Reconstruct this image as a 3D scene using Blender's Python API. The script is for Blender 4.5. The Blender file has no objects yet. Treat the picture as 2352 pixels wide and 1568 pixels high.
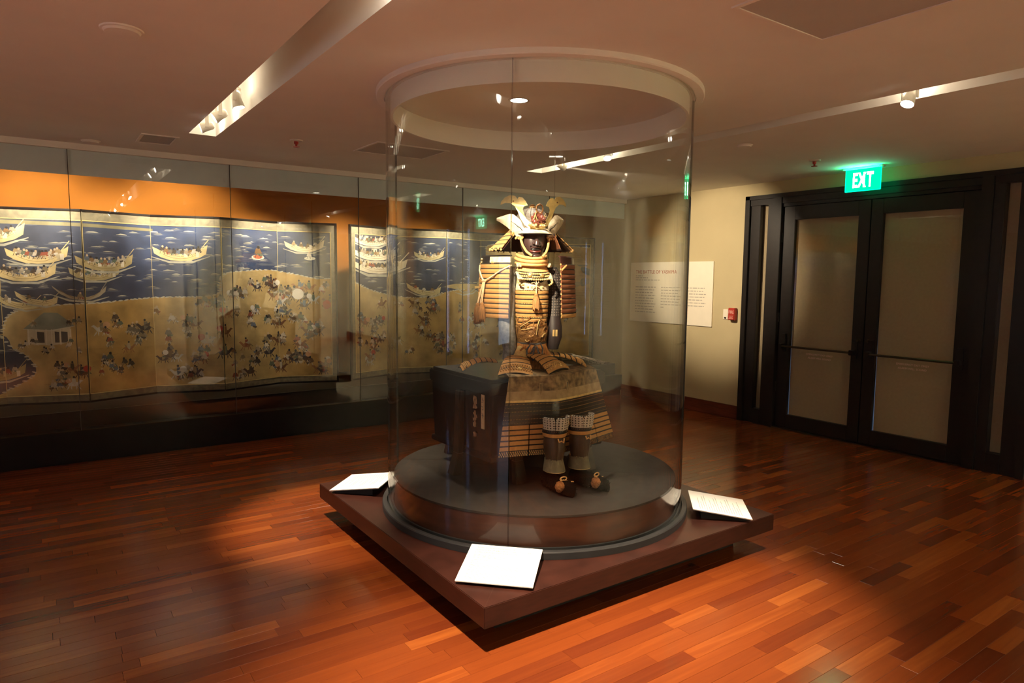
import bpy, bmesh, math, random
import numpy as np
from mathutils import Vector, Matrix
random.seed(7)
SC = bpy.context.scene
COL = SC.collection
PI = math.pi

# ------------------------------------------------------------------ camera, world, exposure
cam_d = bpy.data.cameras.new('camera')
cam = bpy.data.objects.new('camera', cam_d)
COL.objects.link(cam)
CAM_R = Vector((0.81941385, -0.57311512, 0.01000022))
CAM_U = Vector((0.04649611, 0.08384653, 0.99539332))
CAM_F = Vector((0.57131345, 0.81517411, -0.09535263))
CAM_P = Vector((0, 0, 1.6))
FPX = 1540.836
m3 = Matrix((CAM_R, CAM_U, -CAM_F)).transposed()
cam.matrix_world = Matrix.Translation(CAM_P) @ m3.to_4x4()
cam_d.sensor_width = 36.0
cam_d.lens = FPX / 2352 * 36
cam_d.clip_start = 0.05
SC.camera = cam

world = bpy.data.worlds.new('gallery_world')
SC.world = world
world.use_nodes = True
world.node_tree.nodes['Background'].inputs[0].default_value = (0.5, 0.6, 0.9, 1)
world.node_tree.nodes['Background'].inputs[1].default_value = 0.0

vs = SC.view_settings
vs.view_transform = 'Standard'
vs.look = 'None'
vs.gamma = 1
vs.use_curve_mapping = False
vs.exposure = 0.28
SC.cycles.max_bounces = 10
SC.cycles.diffuse_bounces = 5
SC.cycles.glossy_bounces = 5
SC.cycles.transmission_bounces = 6
SC.cycles.transparent_max_bounces = 24
SC.cycles.caustics_reflective = True
SC.cycles.blur_glossy = 1.0
SC.cycles.caustics_refractive = False
SC.cycles.sample_clamp_indirect = 6.0
SC.cycles.sample_clamp_direct = 0.0

# light strengths (watts)
W_LABEL = 560     # track spots on the labels and floor
W_ARMOR = 60      # downlight in the cylinder
W_CASE = 118      # lamps behind the case valance
W_WALL = 290
W_ROOM = 820  # unseen spots added to lift the ambient light
W_FIGURE = 600   # spot on the armour      # wall panel wash
WARM = (1.0, 0.80, 0.56)
WARM2 = (1.0, 0.86, 0.66)

# ------------------------------------------------------------------ helpers
INV = {}


def thing(name, label, cat, loc=(0, 0, 0), rotz=0.0, group=None, kind=None):
    o = bpy.data.objects.new(name, None)
    COL.objects.link(o)
    o.empty_display_size = 0.05
    o.location = loc
    o.rotation_euler = (0, 0, rotz)
    if label:
        o['label'] = label
    if cat:
        o['category'] = cat
    if group:
        o['group'] = group
    if kind:
        o['kind'] = kind
    INV[o.name] = (Matrix.Translation(Vector(loc)) @ Matrix.Rotation(rotz, 4, 'Z')).inverted()
    return o


def tag(o, label=None, cat=None, group=None, kind=None):
    if label:
        o['label'] = label
    if cat:
        o['category'] = cat
    if group:
        o['group'] = group
    if kind:
        o['kind'] = kind
    return o


def inv_of(parent):
    m = Matrix.Identity(4)
    p = parent
    while p is not None:
        if p.name in INV:
            return INV[p.name]
        p = p.parent
    return m


class MB:
    """collects shapes in world coordinates; build() links them as one mesh object"""

    def __init__(s):
        s.v = []
        s.f = []
        s.uv = {}
        s.mi = []
        s.cur = 0

    def add(s, vs_, fs, uvs=None):
        b = len(s.v)
        s.v += [tuple(p) for p in vs_]
        for f in fs:
            s.f.append(tuple(i + b for i in f))
            s.mi.append(s.cur)
        if uvs:
            for i, t in enumerate(uvs):
                s.uv[b + i] = t
        return s

    def box(s, x0, x1, y0, y1, z0, z1):
        return s.add([(x0, y0, z0), (x1, y0, z0), (x1, y1, z0), (x0, y1, z0), (x0, y0, z1), (x1, y0, z1), (x1, y1, z1), (x0, y1, z1)],
                     [(3, 2, 1, 0), (4, 5, 6, 7), (0, 1, 5, 4), (1, 2, 6, 5), (2, 3, 7, 6), (3, 0, 4, 7)])

    def hexa(s, p):  # 4 bottom corners then 4 top corners
        return s.add(p, [(3, 2, 1, 0), (4, 5, 6, 7), (0, 1, 5, 4), (1, 2, 6, 5), (2, 3, 7, 6), (3, 0, 4, 7)])

    def obox(s, c, ax, ay, az):
        c, ax, ay, az = Vector(c), Vector(ax), Vector(ay), Vector(az)
        return s.hexa([c - ax - ay - az, c + ax - ay - az, c + ax + ay - az, c - ax + ay - az,
                       c - ax - ay + az, c + ax - ay + az, c + ax + ay + az, c - ax + ay + az])

    def tube(s, path, r, n=8, closed=False, cap=True):
        path = [Vector(p) for p in path]
        m = len(path)
        rs = r if isinstance(r, (list, tuple)) else [r] * m
        vs_, fs = [], []
        up = None
        for i in range(m):
            a = path[(i - 1) % m] if (closed or i > 0) else path[i]
            b = path[(i + 1) % m] if (closed or i < m - 1) else path[i]
            t = (b - a).normalized()
            if up is None:
                up = Vector((0, 0, 1)) if abs(t.z) < .9 else Vector((1, 0, 0))
            sd = t.cross(up)
            if sd.length < 1e-6:
                sd = t.orthogonal()
            sd.normalize()
            up = sd.cross(t).normalized()
            for k in range(n):
                an = 2 * PI * k / n
                vs_.append(path[i] + (sd * math.cos(an) + up * math.sin(an)) * rs[i])
        for i in range(m if closed else m - 1):
            j = (i + 1) % m
            for k in range(n):
                l = (k + 1) % n
                fs.append((i * n + k, i * n + l, j * n + l, j * n + k))
        if cap and not closed:
            fs.append(tuple(range(n - 1, -1, -1)))
            fs.append(tuple((m - 1) * n + k for k in range(n)))
        return s.add(vs_, fs)

    def lathe(s, prof, n=32, c=(0, 0, 0), axis=None, a0=0.0, a1=2 * PI, cap=False):
        """prof: (radius, height); axis: direction of height"""
        c = Vector(c)
        az = Vector(axis).normalized() if axis is not None else Vector((0, 0, 1))
        ax = Vector((1, 0, 0)) if axis is None else az.orthogonal().normalized()
        ay = az.cross(ax)
        full = abs(a1 - a0 - 2 * PI) < 1e-6
        cols = n if full else n + 1
        vs_, fs = [], []
        for i in range(cols):
            an = a0 + (a1 - a0) * i / n
            for (r, h) in prof:
                vs_.append(c + ax * (r * math.cos(an)) + ay * (r * math.sin(an)) + az * h)
        m = len(prof)
        for i in range(n):
            j = (i + 1) % cols
            for k in range(m - 1):
                fs.append((i * m + k, j * m + k, j * m + k + 1, i * m + k + 1))
        if cap:
            fs.append(tuple(i * m for i in range(cols))[::-1])
            fs.append(tuple(i * m + m - 1 for i in range(cols)))
        return s.add(vs_, fs)

    def shell(s, P, th, uvs=None, close_u=False):
        """P: rows of points; slab of thickness th along the surface normal (outwards = left of u x v)"""
        nr, nc = len(P), len(P[0])
        P = [[Vector(p) for p in r] for r in P]
        out = []
        for i in range(nr):
            for j in range(nc):
                if close_u:
                    du = P[i][(j + 1) % nc] - P[i][(j - 1) % nc]
                else:
                    du = P[i][min(j + 1, nc - 1)] - P[i][max(j - 1, 0)]
                dv = P[min(i + 1, nr - 1)][j] - P[max(i - 1, 0)][j]
                nn = du.cross(dv)
                if nn.length > 1e-9:
                    nn.normalize()
                out.append(P[i][j] - nn * th)
        base = [p for r in P for p in r]
        N = nr * nc
        fs = []
        w = nc if close_u else nc - 1
        for i in range(nr - 1):
            for j in range(w):
                k = (j + 1) % nc
                a, b, c_, d = i * nc + j, i * nc + k, (i + 1) * nc + k, (i + 1) * nc + j
                fs.append((a, b, c_, d))
                fs.append((N + d, N + c_, N + b, N + a))
        for j in range(w):
            k = (j + 1) % nc
            fs.append((N + j, N + k, k, j))
            a, b = (nr - 1) * nc + j, (nr - 1) * nc + k
            fs.append((a, b, N + b, N + a))
        if not close_u:
            for i in range(nr - 1):
                a, b = i * nc, (i + 1) * nc
                fs.append((a, b, N + b, N + a))
                a, b = i * nc + nc - 1, (i + 1) * nc + nc - 1
                fs.append((N + a, N + b, b, a))
        uu = None
        if uvs is not None:
            uu = [uvs(i, j) for i in range(nr) for j in range(nc)] * 2
        return s.add(base + out, fs, uu)

    def ball(s, c, r, nu=10, nv=6, ax=None):
        rx, ry, rz = r if isinstance(r, (list, tuple)) else (r, r, r)
        c = Vector(c)
        ax = ax or (Vector((1, 0, 0)), Vector((0, 1, 0)), Vector((0, 0, 1)))
        vs_ = []
        for i in range(nv + 1):
            ph = PI * i / nv
            for j in range(nu):
                th = 2 * PI * j / nu
                vs_.append(c + ax[0] * (rx * math.sin(ph) * math.cos(th)) + ax[1] * (ry * math.sin(ph) * math.sin(th)) + ax[2] * (rz * math.cos(ph)))
        fs = []
        for i in range(nv):
            for j in range(nu):
                k = (j + 1) % nu
                if i == 0:
                    fs.append((j, nu + j, nu + k))
                elif i == nv - 1:
                    fs.append((i * nu + j, (i + 1) * nu + j, i * nu + k))
                else:
                    fs.append((i * nu + j, (i + 1) * nu + j, (i + 1) * nu + k, i * nu + k))
        return s.add(vs_, fs)

    def bead(s, c, r):
        c = Vector(c)
        p = [c + Vector(d) * r for d in ((1, 0, 0), (0, 1, 0), (-1, 0, 0), (0, -1, 0), (0, 0, 1), (0, 0, -1))]
        return s.add(p, [(0, 1, 4), (1, 2, 4), (2, 3, 4), (3, 0, 4), (1, 0, 5), (2, 1, 5), (3, 2, 5), (0, 3, 5)])

    def plate(s, poly, f, th):
        """flat outline (2-D points) turned into a slab; f maps (a, b, depth) to the world"""
        n = len(poly)
        top = [f(a, b, 0) for a, b in poly]
        bot = [f(a, b, th) for a, b in poly]
        fs = [tuple(range(n)), tuple(range(2 * n - 1, n - 1, -1))]
        for i in range(n):
            j = (i + 1) % n
            fs.append((j, i, n + i, n + j))
        return s.add(top + bot, fs)

    def build(s, name, mat, parent=None, smooth=False, bevel=0.0, cols=None, seg=2, angle=40):
        me = bpy.data.meshes.new(name)
        inv = inv_of(parent)
        me.from_pydata([inv @ Vector(p) for p in s.v], [], s.f)
        mats = mat if isinstance(mat, (list, tuple)) else [mat]
        for m in mats:
            me.materials.append(m)
        if len(mats) > 1:
            for p, mi in zip(me.polygons, s.mi):
                p.material_index = mi
        if s.uv:
            lay = me.uv_layers.new(name='UVMap')
            for lp in me.loops:
                lay.data[lp.index].uv = s.uv.get(lp.vertex_index, (0, 0))
        if cols:
            at = me.color_attributes.new('Col', 'FLOAT_COLOR', 'POINT')
            for i, c in enumerate(cols):
                at.data[i].color = (c[0], c[1], c[2], 1)
        if bevel or smooth:
            bm = bmesh.new()
            bm.from_mesh(me)
            bmesh.ops.recalc_face_normals(bm, faces=bm.faces)
            if bevel:
                es = [e for e in bm.edges if len(e.link_faces) == 2 and e.calc_face_angle(0) > math.radians(30)]
                bmesh.ops.bevel(bm, geom=es, offset=bevel, segments=seg, affect='EDGES', clamp_overlap=True)
            bm.to_mesh(me)
            bm.free()
            if smooth:
                for p in me.polygons:
                    p.use_smooth = True
                me.set_sharp_from_angle(angle=math.radians(angle))
        me.update()
        o = bpy.data.objects.new(name, me)
        COL.objects.link(o)
        if parent is not None:
            o.parent = parent
        return o


def struct(name, b, m, parent=None, **k):
    o = b.build(name, m, parent, **k)
    if parent is None:
        o['kind'] = 'structure'
    return o


# ------------------------------------------------------------------ materials
def nt_new(name):
    m = bpy.data.materials.new(name)
    m.use_nodes = True
    nt = m.node_tree
    return m, nt, nt.nodes['Principled BSDF']


def N(nt, kind, **kw):
    n = nt.nodes.new(kind)
    for k, v in kw.items():
        if k.startswith('i_'):
            key = k[2:]
            n.inputs[int(key) if key.isdigit() else key].default_value = v
        else:
            setattr(n, k, v)
    return n


def c4(c):
    return (c[0], c[1], c[2], 1)


def surf(name, col, rough=.5, metal=0.0, var=.15, scale=8.0, bump=0.0, bscale=60.0, coat=0.0, spec=.5, col2=None, stretch=None):
    """a plain material with noise variation of its own colour and fine relief"""
    m, nt, p = nt_new(name)
    tc = N(nt, 'ShaderNodeTexCoord')
    src = tc.outputs['Object']
    if stretch:
        mp = N(nt, 'ShaderNodeMapping')
        mp.inputs['Scale'].default_value = stretch
        nt.links.new(src, mp.inputs[0])
        src = mp.outputs[0]
    no = N(nt, 'ShaderNodeTexNoise')
    no.inputs['Scale'].default_value = scale
    no.inputs['Detail'].default_value = 5
    nt.links.new(src, no.inputs['Vector'])
    mix = N(nt, 'ShaderNodeMix', data_type='RGBA')
    a = tuple(max(0, x * (1 - var)) for x in col)
    b = tuple(x * (1 + var) for x in (col2 or col))
    if col2:
        a = col
        b = col2
    mix.inputs['A'].default_value = c4(a)
    mix.inputs['B'].default_value = c4(b)
    rp = N(nt, 'ShaderNodeValToRGB')
    rp.color_ramp.elements[0].position = .32
    rp.color_ramp.elements[1].position = .68
    nt.links.new(no.outputs['Fac'], rp.inputs[0])
    nt.links.new(rp.outputs[0], mix.inputs['Factor'])
    nt.links.new(mix.outputs['Result'], p.inputs['Base Color'])
    p.inputs['Roughness'].default_value = rough
    p.inputs['Metallic'].default_value = metal
    p.inputs['Specular IOR Level'].default_value = spec
    p.inputs['Coat Weight'].default_value = coat
    p.inputs['Coat Roughness'].default_value = .08
    if bump:
        n2 = N(nt, 'ShaderNodeTexNoise')
        n2.inputs['Scale'].default_value = bscale
        n2.inputs['Detail'].default_value = 3
        nt.links.new(src, n2.inputs['Vector'])
        bp = N(nt, 'ShaderNodeBump')
        bp.inputs['Strength'].default_value = bump
        bp.inputs['Distance'].default_value = .01
        nt.links.new(n2.outputs['Fac'], bp.inputs['Height'])
        nt.links.new(bp.outputs[0], p.inputs['Normal'])
    return m


def emit(name, col, strength, sample='AUTO'):
    m = bpy.data.materials.new(name)
    m.use_nodes = True
    nt = m.node_tree
    nt.nodes.remove(nt.nodes['Principled BSDF'])
    e = N(nt, 'ShaderNodeEmission')
    e.inputs[0].default_value = c4(col)
    e.inputs[1].default_value = strength
    nt.links.new(e.outputs[0], nt.nodes['Material Output'].inputs[0])
    try:
        m.cycles.emission_sampling = sample
    except Exception:
        pass
    return m


def glass_mat(name, tint=(.975, .985, .975), f0=.04):
    m = bpy.data.materials.new(name)
    m.use_nodes = True
    nt = m.node_tree
    nt.nodes.remove(nt.nodes['Principled BSDF'])
    tr = N(nt, 'ShaderNodeBsdfTransparent')
    tr.inputs[0].default_value = c4(tint)
    gl = N(nt, 'ShaderNodeBsdfGlossy')
    gl.inputs['Roughness'].default_value = 0.0
    gl.inputs['Color'].default_value = (1, 1, 1, 1)
    lw = N(nt, 'ShaderNodeLayerWeight')
    lw.inputs[0].default_value = .5
    pw = N(nt, 'ShaderNodeMath', operation='POWER')
    pw.inputs[1].default_value = 5
    ml = N(nt, 'ShaderNodeMath', operation='MULTIPLY_ADD')
    ml.inputs[1].default_value = 1 - f0
    ml.inputs[2].default_value = f0
    mx = N(nt, 'ShaderNodeMixShader')
    nt.links.new(lw.outputs['Facing'], pw.inputs[0])
    nt.links.new(pw.outputs[0], ml.inputs[0])
    nt.links.new(ml.outputs[0], mx.inputs[0])
    nt.links.new(tr.outputs[0], mx.inputs[1])
    nt.links.new(gl.outputs[0], mx.inputs[2])
    nt.links.new(mx.outputs[0], nt.nodes['Material Output'].inputs[0])
    return m


def wood_floor():
    m, nt, p = nt_new('cherry_planks')
    tc = N(nt, 'ShaderNodeTexCoord')
    geo = N(nt, 'ShaderNodeNewGeometry')
    a1 = N(nt, 'ShaderNodeAttribute', attribute_type='OBJECT', attribute_name='tone')
    a2 = N(nt, 'ShaderNodeAttribute', attribute_type='GEOMETRY', attribute_name='tone')
    ad = N(nt, 'ShaderNodeMath', operation='ADD')
    nt.links.new(a1.outputs['Fac'], ad.inputs[0])
    nt.links.new(a2.outputs['Fac'], ad.inputs[1])
    mp = N(nt, 'ShaderNodeMapping')
    mp.inputs['Scale'].default_value = (2.2, 34, 1)
    nt.links.new(geo.outputs['Position'], mp.inputs[0])
    cmb = N(nt, 'ShaderNodeCombineXYZ')
    mu = N(nt, 'ShaderNodeMath', operation='MULTIPLY')
    mu.inputs[1].default_value = 37.0
    nt.links.new(ad.outputs[0], mu.inputs[0])
    nt.links.new(mu.outputs[0], cmb.inputs[2])
    nt.links.new(mu.outputs[0], cmb.inputs[0])
    va = N(nt, 'ShaderNodeVectorMath', operation='ADD')
    nt.links.new(mp.outputs[0], va.inputs[0])
    nt.links.new(cmb.outputs[0], va.inputs[1])
    no = N(nt, 'ShaderNodeTexNoise')
    no.inputs['Scale'].default_value = 1.0
    no.inputs['Detail'].default_value = 6
    no.inputs['Distortion'].default_value = .6
    nt.links.new(va.outputs[0], no.inputs['Vector'])
    rp = N(nt, 'ShaderNodeValToRGB')
    cr = rp.color_ramp
    cr.elements[0].position = 0
    cr.elements[0].color = (.085, .015, .005, 1)
    cr.elements[1].position = 1
    cr.elements[1].color = (.50, .165, .030, 1)
    for ps, cc in ((.25, (.125, .024, .007, 1)), (.6, (.20, .044, .0095, 1)), (.85, (.33, .092, .018, 1))):
        e = cr.elements.new(ps)
        e.color = cc
    # grain pushes the tone of each plank up and down
    g = N(nt, 'ShaderNodeMath', operation='MULTIPLY_ADD')
    g.inputs[1].default_value = .34
    nt.links.new(no.outputs['Fac'], g.inputs[0])
    sb = N(nt, 'ShaderNodeMath', operation='SUBTRACT')
    sb.inputs[1].default_value = .17
    nt.links.new(ad.outputs[0], sb.inputs[0])
    nt.links.new(sb.outputs[0], g.inputs[2])
    nt.links.new(g.outputs[0], rp.inputs[0])
    nt.links.new(rp.outputs[0], p.inputs['Base Color'])
    p.inputs['Roughness'].default_value = .18
    p.inputs['Specular IOR Level'].default_value = .45
    bp = N(nt, 'ShaderNodeBump')
    bp.inputs['Strength'].default_value = .05
    bp.inputs['Distance'].default_value = .003
    nt.links.new(no.outputs['Fac'], bp.inputs['Height'])
    nt.links.new(bp.outputs[0], p.inputs['Normal'])
    return m


def lacing(name, col, dark, freq=260.0, lo=.14, hi=.90, rough=.75):
    """rows of laced cords: ribs along u, lacquered edges at the ends of v"""
    m, nt, p = nt_new(name)
    uv = N(nt, 'ShaderNodeUVMap')
    sp = N(nt, 'ShaderNodeSeparateXYZ')
    nt.links.new(uv.outputs[0], sp.inputs[0])
    mu = N(nt, 'ShaderNodeMath', operation='MULTIPLY')
    mu.inputs[1].default_value = freq * 2 * PI
    nt.links.new(sp.outputs[0], mu.inputs[0])
    si = N(nt, 'ShaderNodeMath', operation='SINE')
    nt.links.new(mu.outputs[0], si.inputs[0])
    m2 = N(nt, 'ShaderNodeMath', operation='MULTIPLY_ADD')
    m2.inputs[1].default_value = .5
    m2.inputs[2].default_value = .5
    nt.links.new(si.outputs[0], m2.inputs[0])
    tc = N(nt, 'ShaderNodeTexCoord')
    no = N(nt, 'ShaderNodeTexNoise')
    no.inputs['Scale'].default_value = 40
    nt.links.new(tc.outputs['Object'], no.inputs['Vector'])
    mx = N(nt, 'ShaderNodeMix', data_type='RGBA')
    mx.inputs['A'].default_value = c4(tuple(x * .62 for x in col))
    mx.inputs['B'].default_value = c4(tuple(min(1, x * 1.18) for x in col))
    av = N(nt, 'ShaderNodeMath', operation='MULTIPLY_ADD')
    av.inputs[1].default_value = .55
    nt.links.new(m2.outputs[0], av.inputs[0])
    n3 = N(nt, 'ShaderNodeMath', operation='MULTIPLY')
    n3.inputs[1].default_value = .45
    nt.links.new(no.outputs['Fac'], n3.inputs[0])
    nt.links.new(n3.outputs[0], av.inputs[2])
    nt.links.new(av.outputs[0], mx.inputs['Factor'])
    rp = N(nt, 'ShaderNodeValToRGB')
    rp.color_ramp.interpolation = 'CONSTANT'
    e = rp.color_ramp.elements
    e[0].position = 0
    e[0].color = (0, 0, 0, 1)
    e[1].position = lo
    e[1].color = (1, 1, 1, 1)
    e2 = e.new(hi)
    e2.color = (0, 0, 0, 1)
    nt.links.new(sp.outputs[1], rp.inputs[0])
    fx = N(nt, 'ShaderNodeMix', data_type='RGBA')
    fx.inputs['A'].default_value = c4(dark)
    nt.links.new(rp.outputs[0], fx.inputs['Factor'])
    nt.links.new(mx.outputs['Result'], fx.inputs['B'])
    nt.links.new(fx.outputs['Result'], p.inputs['Base Color'])
    p.inputs['Roughness'].default_value = rough
    bp = N(nt, 'ShaderNodeBump')
    bp.inputs['Strength'].default_value = .5
    bp.inputs['Distance'].default_value = .002
    nt.links.new(m2.outputs[0], bp.inputs['Height'])
    nt.links.new(bp.outputs[0], p.inputs['Normal'])
    return m


def dotted(name, base, dot, scale, size=.32, rough=.5, metal=0.0):
    """small dots in a grid over a ground colour (rivets, mail, quilting)"""
    m, nt, p = nt_new(name)
    uv = N(nt, 'ShaderNodeUVMap')
    mp = N(nt, 'ShaderNodeMapping')
    mp.inputs['Scale'].default_value = (scale, scale, 1)
    nt.links.new(uv.outputs[0], mp.inputs[0])
    vo = N(nt, 'ShaderNodeTexVoronoi')
    vo.inputs['Scale'].default_value = 1
    vo.inputs['Randomness'].default_value = .12
    nt.links.new(mp.outputs[0], vo.inputs['Vector'])
    rp = N(nt, 'ShaderNodeValToRGB')
    rp.color_ramp.elements[0].position = size
    rp.color_ramp.elements[0].color = (1, 1, 1, 1)
    rp.color_ramp.elements[1].position = size + .08
    rp.color_ramp.elements[1].color = (0, 0, 0, 1)
    nt.links.new(vo.outputs['Distance'], rp.inputs[0])
    mx = N(nt, 'ShaderNodeMix', data_type='RGBA')
    mx.inputs['A'].default_value = c4(base)
    mx.inputs['B'].default_value = c4(dot)
    nt.links.new(rp.outputs[0], mx.inputs['Factor'])
    nt.links.new(mx.outputs['Result'], p.inputs['Base Color'])
    p.inputs['Roughness'].default_value = rough
    p.inputs['Metallic'].default_value = metal
    bp = N(nt, 'ShaderNodeBump')
    bp.inputs['Strength'].default_value = .6
    bp.inputs['Distance'].default_value = .003
    nt.links.new(rp.outputs[0], bp.inputs['Height'])
    nt.links.new(bp.outputs[0], p.inputs['Normal'])
    return m


def painted(name):
    """pigment on gold paper: colour from the mesh, mottled by age"""
    m, nt, p = nt_new(name)
    at = N(nt, 'ShaderNodeAttribute', attribute_type='GEOMETRY', attribute_name='Col')
    tc = N(nt, 'ShaderNodeTexCoord')
    no = N(nt, 'ShaderNodeTexNoise')
    no.inputs['Scale'].default_value = 6
    no.inputs['Detail'].default_value = 8
    nt.links.new(tc.outputs['Object'], no.inputs['Vector'])
    rp = N(nt, 'ShaderNodeValToRGB')
    rp.color_ramp.elements[0].position = .3
    rp.color_ramp.elements[0].color = (.66, .66, .66, 1)
    rp.color_ramp.elements[1].position = .7
    rp.color_ramp.elements[1].color = (1.2, 1.2, 1.2, 1)
    nt.links.new(no.outputs['Fac'], rp.inputs[0])
    mx = N(nt, 'ShaderNodeMix', data_type='RGBA', blend_type='MULTIPLY')
    mx.inputs['Factor'].default_value = 1
    nt.links.new(at.outputs['Color'], mx.inputs['A'])
    nt.links.new(rp.outputs[0], mx.inputs['B'])
    nt.links.new(mx.outputs['Result'], p.inputs['Base Color'])
    p.inputs['Roughness'].default_value = .7
    p.inputs['Specular IOR Level'].default_value = .25
    return m


M = {}
M['floor'] = wood_floor()
M['subfloor'] = surf('subfloor', (.06, .016, .007), .8)
M['ceiling'] = surf('ceiling_paint', (.84, .81, .75), .85, var=.02, scale=3, bump=.08, bscale=220, spec=.2)
M['wall'] = surf('wall_paint_khaki', (.52, .44, .26), .85, var=.04, scale=2, bump=.08, bscale=200, spec=.2)
M['plain'] = surf('plain_wall_paint', (.22, .19, .15), .9, var=.03, spec=.2)
M['orange'] = surf('orange_fabric_wall', (.36, .135, .020), .9, var=.08, scale=4, bump=.1, bscale=300, spec=.15)
M['deck'] = surf('grey_deck_fabric', (.075, .068, .055), .9, var=.06, scale=30, bump=.1, bscale=300, spec=.15)
M['lacquer'] = surf('black_case_base', (.006, .006, .008), .28, var=.2, spec=.35)
M['valance'] = surf('grey_valance', (.64, .74, .77), .8, var=.03, spec=.2)  # bluish tint puts the cool daylight on it into the colour
M['tile'] = surf('grey_white_tile', (.52, .49, .46), .85, var=.02, spec=.2)
M['bronze'] = surf('dark_bronze_frame', (.012, .009, .008), .33, var=.2, scale=20, spec=.4)
M['steel_dark'] = surf('dark_bar_metal', (.06, .045, .03), .3, metal=.8, var=.15)
M['shade'] = surf('beige_roller_shade', (.40, .31, .20), .9, var=.04, scale=40, bump=.06, bscale=400, spec=.1)
M['baseb'] = surf('cherry_baseboard', (.13, .028, .012), .45, var=.3, scale=5, stretch=(1, 1, 12))
M['platform'] = surf('dark_walnut_laminate', (.038, .011, .007), .36, var=.25, scale=9, stretch=(1, 1, 6), spec=.35)
M['plinth'] = surf('black_plinth', (.008, .006, .005), .8, var=.2)
M['podium'] = surf('charcoal_felt', (.031, .026, .023), .85, var=.12, scale=14, bump=.15, bscale=300, spec=.15)
M['podium_side'] = surf('dark_veneer', (.05, .018, .010), .4, var=.3, scale=5, stretch=(1, 1, 5))
M['ring'] = surf('black_steel_ring', (.025, .025, .027), .45, var=.1, spec=.4)
M['white'] = surf('white_board', (.88, .87, .85), .75, var=.01, spec=.2)
M['cream'] = surf('cream_board', (.83, .77, .63), .8, var=.02, spec=.2)
M['ink'] = surf('grey_ink', (.20, .19, .185), .9, var=.1)
M['inkpale'] = surf('pale_grey_ink', (.45, .42, .36), .9, var=.1)
M['inkdark'] = surf('dark_ink', (.20, .18, .17), .9, var=.1)
M['inkred'] = surf('red_ink', (.40, .10, .05), .9, var=.1)
M['black'] = surf('matt_black', (.012, .011, .011), .7, var=.15)
M['clacquer'] = surf('chest_black_lacquer', (.008, .006, .006), .26, var=.3, scale=6, spec=.32)
M['leglacq'] = surf('worn_brown_lacquer', (.03, .014, .008), .35, var=.5, scale=18)
M['paper'] = surf('aged_paper', (.62, .47, .28), .9, var=.15, scale=30)
M['goldleaf'] = surf('worn_gold_leaf', (.50, .32, .18), .5, metal=.3, var=.35, scale=60)
M['glass'] = glass_mat('display_glass', f0=.021)
M['caseglass'] = glass_mat('case_glass', (.98, .985, .98))
M['glassedge'] = surf('green_glass_edge', (.02, .035, .03), .15, var=.1, spec=.6)
M['seam'] = surf('dark_silicone_seam', (.05, .045, .04), .35, var=.1)
M['lampwhite'] = surf('white_lamp_enamel', (.62, .58, .50), .4, var=.03)
M['lens'] = emit('lamp_lens', (1, .93, .80), 30, 'NONE')
M['lensdim'] = emit('downlight_lens', (1, .90, .72), 9, 'NONE')
M['red'] = surf('red_alarm_enamel', (.42, .035, .02), .45, var=.08)
M['alarmwhite'] = surf('alarm_lettering', (.75, .5, .42), .7, var=.03)
M['exitgreen'] = emit('exit_green', (.0, 1.0, .32), 1.4)
M['exitletter'] = emit('exit_letters', (.42, 1.0, .66), 16)
M['exitedge'] = emit('exit_edge', (.0, 1.0, .35), 2.2)
M['daylight'] = emit('daylight', (.42, .62, 1.0), 1.2)
M['skylight'] = emit('soft_daylight', (.62, .80, 1.0), 2.6)
M['windowlight'] = emit('window_daylight', (.38, .55, 1.0), 12.0)
# armour
M['lace'] = lacing('orange_silk_lacing', (.60, .31, .095), (.014, .010, .009))
M['lacebead'] = surf('gold_silk_knots', (.56, .35, .13), .65, var=.2, scale=90)
M['lacered'] = lacing('russet_silk_lacing', (.30, .105, .045), (.02, .009, .007), freq=200)
M['lacq'] = surf('armour_black_lacquer', (.011, .009, .009), .32, var=.3, scale=25, spec=.5)
M['lacqred'] = surf('dark_red_brown_lacquer', (.055, .022, .02), .25, var=.25, scale=14, coat=.3)
M['maskm'] = surf('mask_russet_iron', (.05, .028, .027), .33, var=.2, scale=12, spec=.6)
M['lip'] = surf('mask_red_lip', (.11, .022, .020), .4, var=.2)
M['gold'] = surf('bright_gold_gilt', (.80, .62, .28), .34, metal=.75, var=.12, scale=30)
M['goldmatt'] = surf('soft_gold_gilt', (.72, .52, .22), .5, metal=.35, var=.2, scale=45)
M['ivory'] = surf('printed_ivory_leather', (.74, .66, .50), .55, var=.2, scale=38, col2=(.50, .40, .26))
M['dragon'] = surf('russet_carved_lacquer', (.20, .055, .04), .3, var=.3, scale=30, bump=.3, bscale=80, coat=.2)
M['relief'] = surf('bronze_gold_relief', (.13, .055, .022), .38, metal=.35, scale=38, col2=(.42, .22, .07), bump=.7, bscale=70)
M['rope'] = surf('apricot_silk_rope', (.72, .40, .15), .7, var=.12, scale=40, bump=.25, bscale=160)
M['cord'] = surf('pale_silk_cord', (.74, .56, .34), .7, var=.1, scale=60)
M['tassel'] = surf('gold_tassel_silk', (.42, .205, .07), .75, var=.35, scale=30, stretch=(9, 9, .7), bump=.5, bscale=60)
M['bowl'] = dotted('riveted_grey_iron', (.15, .125, .10), (.02, .017, .016), 105, .24, .55, .0)
M['mail'] = dotted('studded_dark_mail', (.030, .024, .023), (.14, .11, .09), 60, .26, .6, .0)
M['sleeve'] = surf('slate_brocade_sleeve', (.19, .185, .18), .6, var=.35, scale=55, bump=.2, bscale=120)  # lightened slate; the glare over this arm is in the colour
M['forearm'] = surf('aubergine_iron_splint', (.028, .019, .020), .55, var=.25, scale=18, spec=.3)
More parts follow.
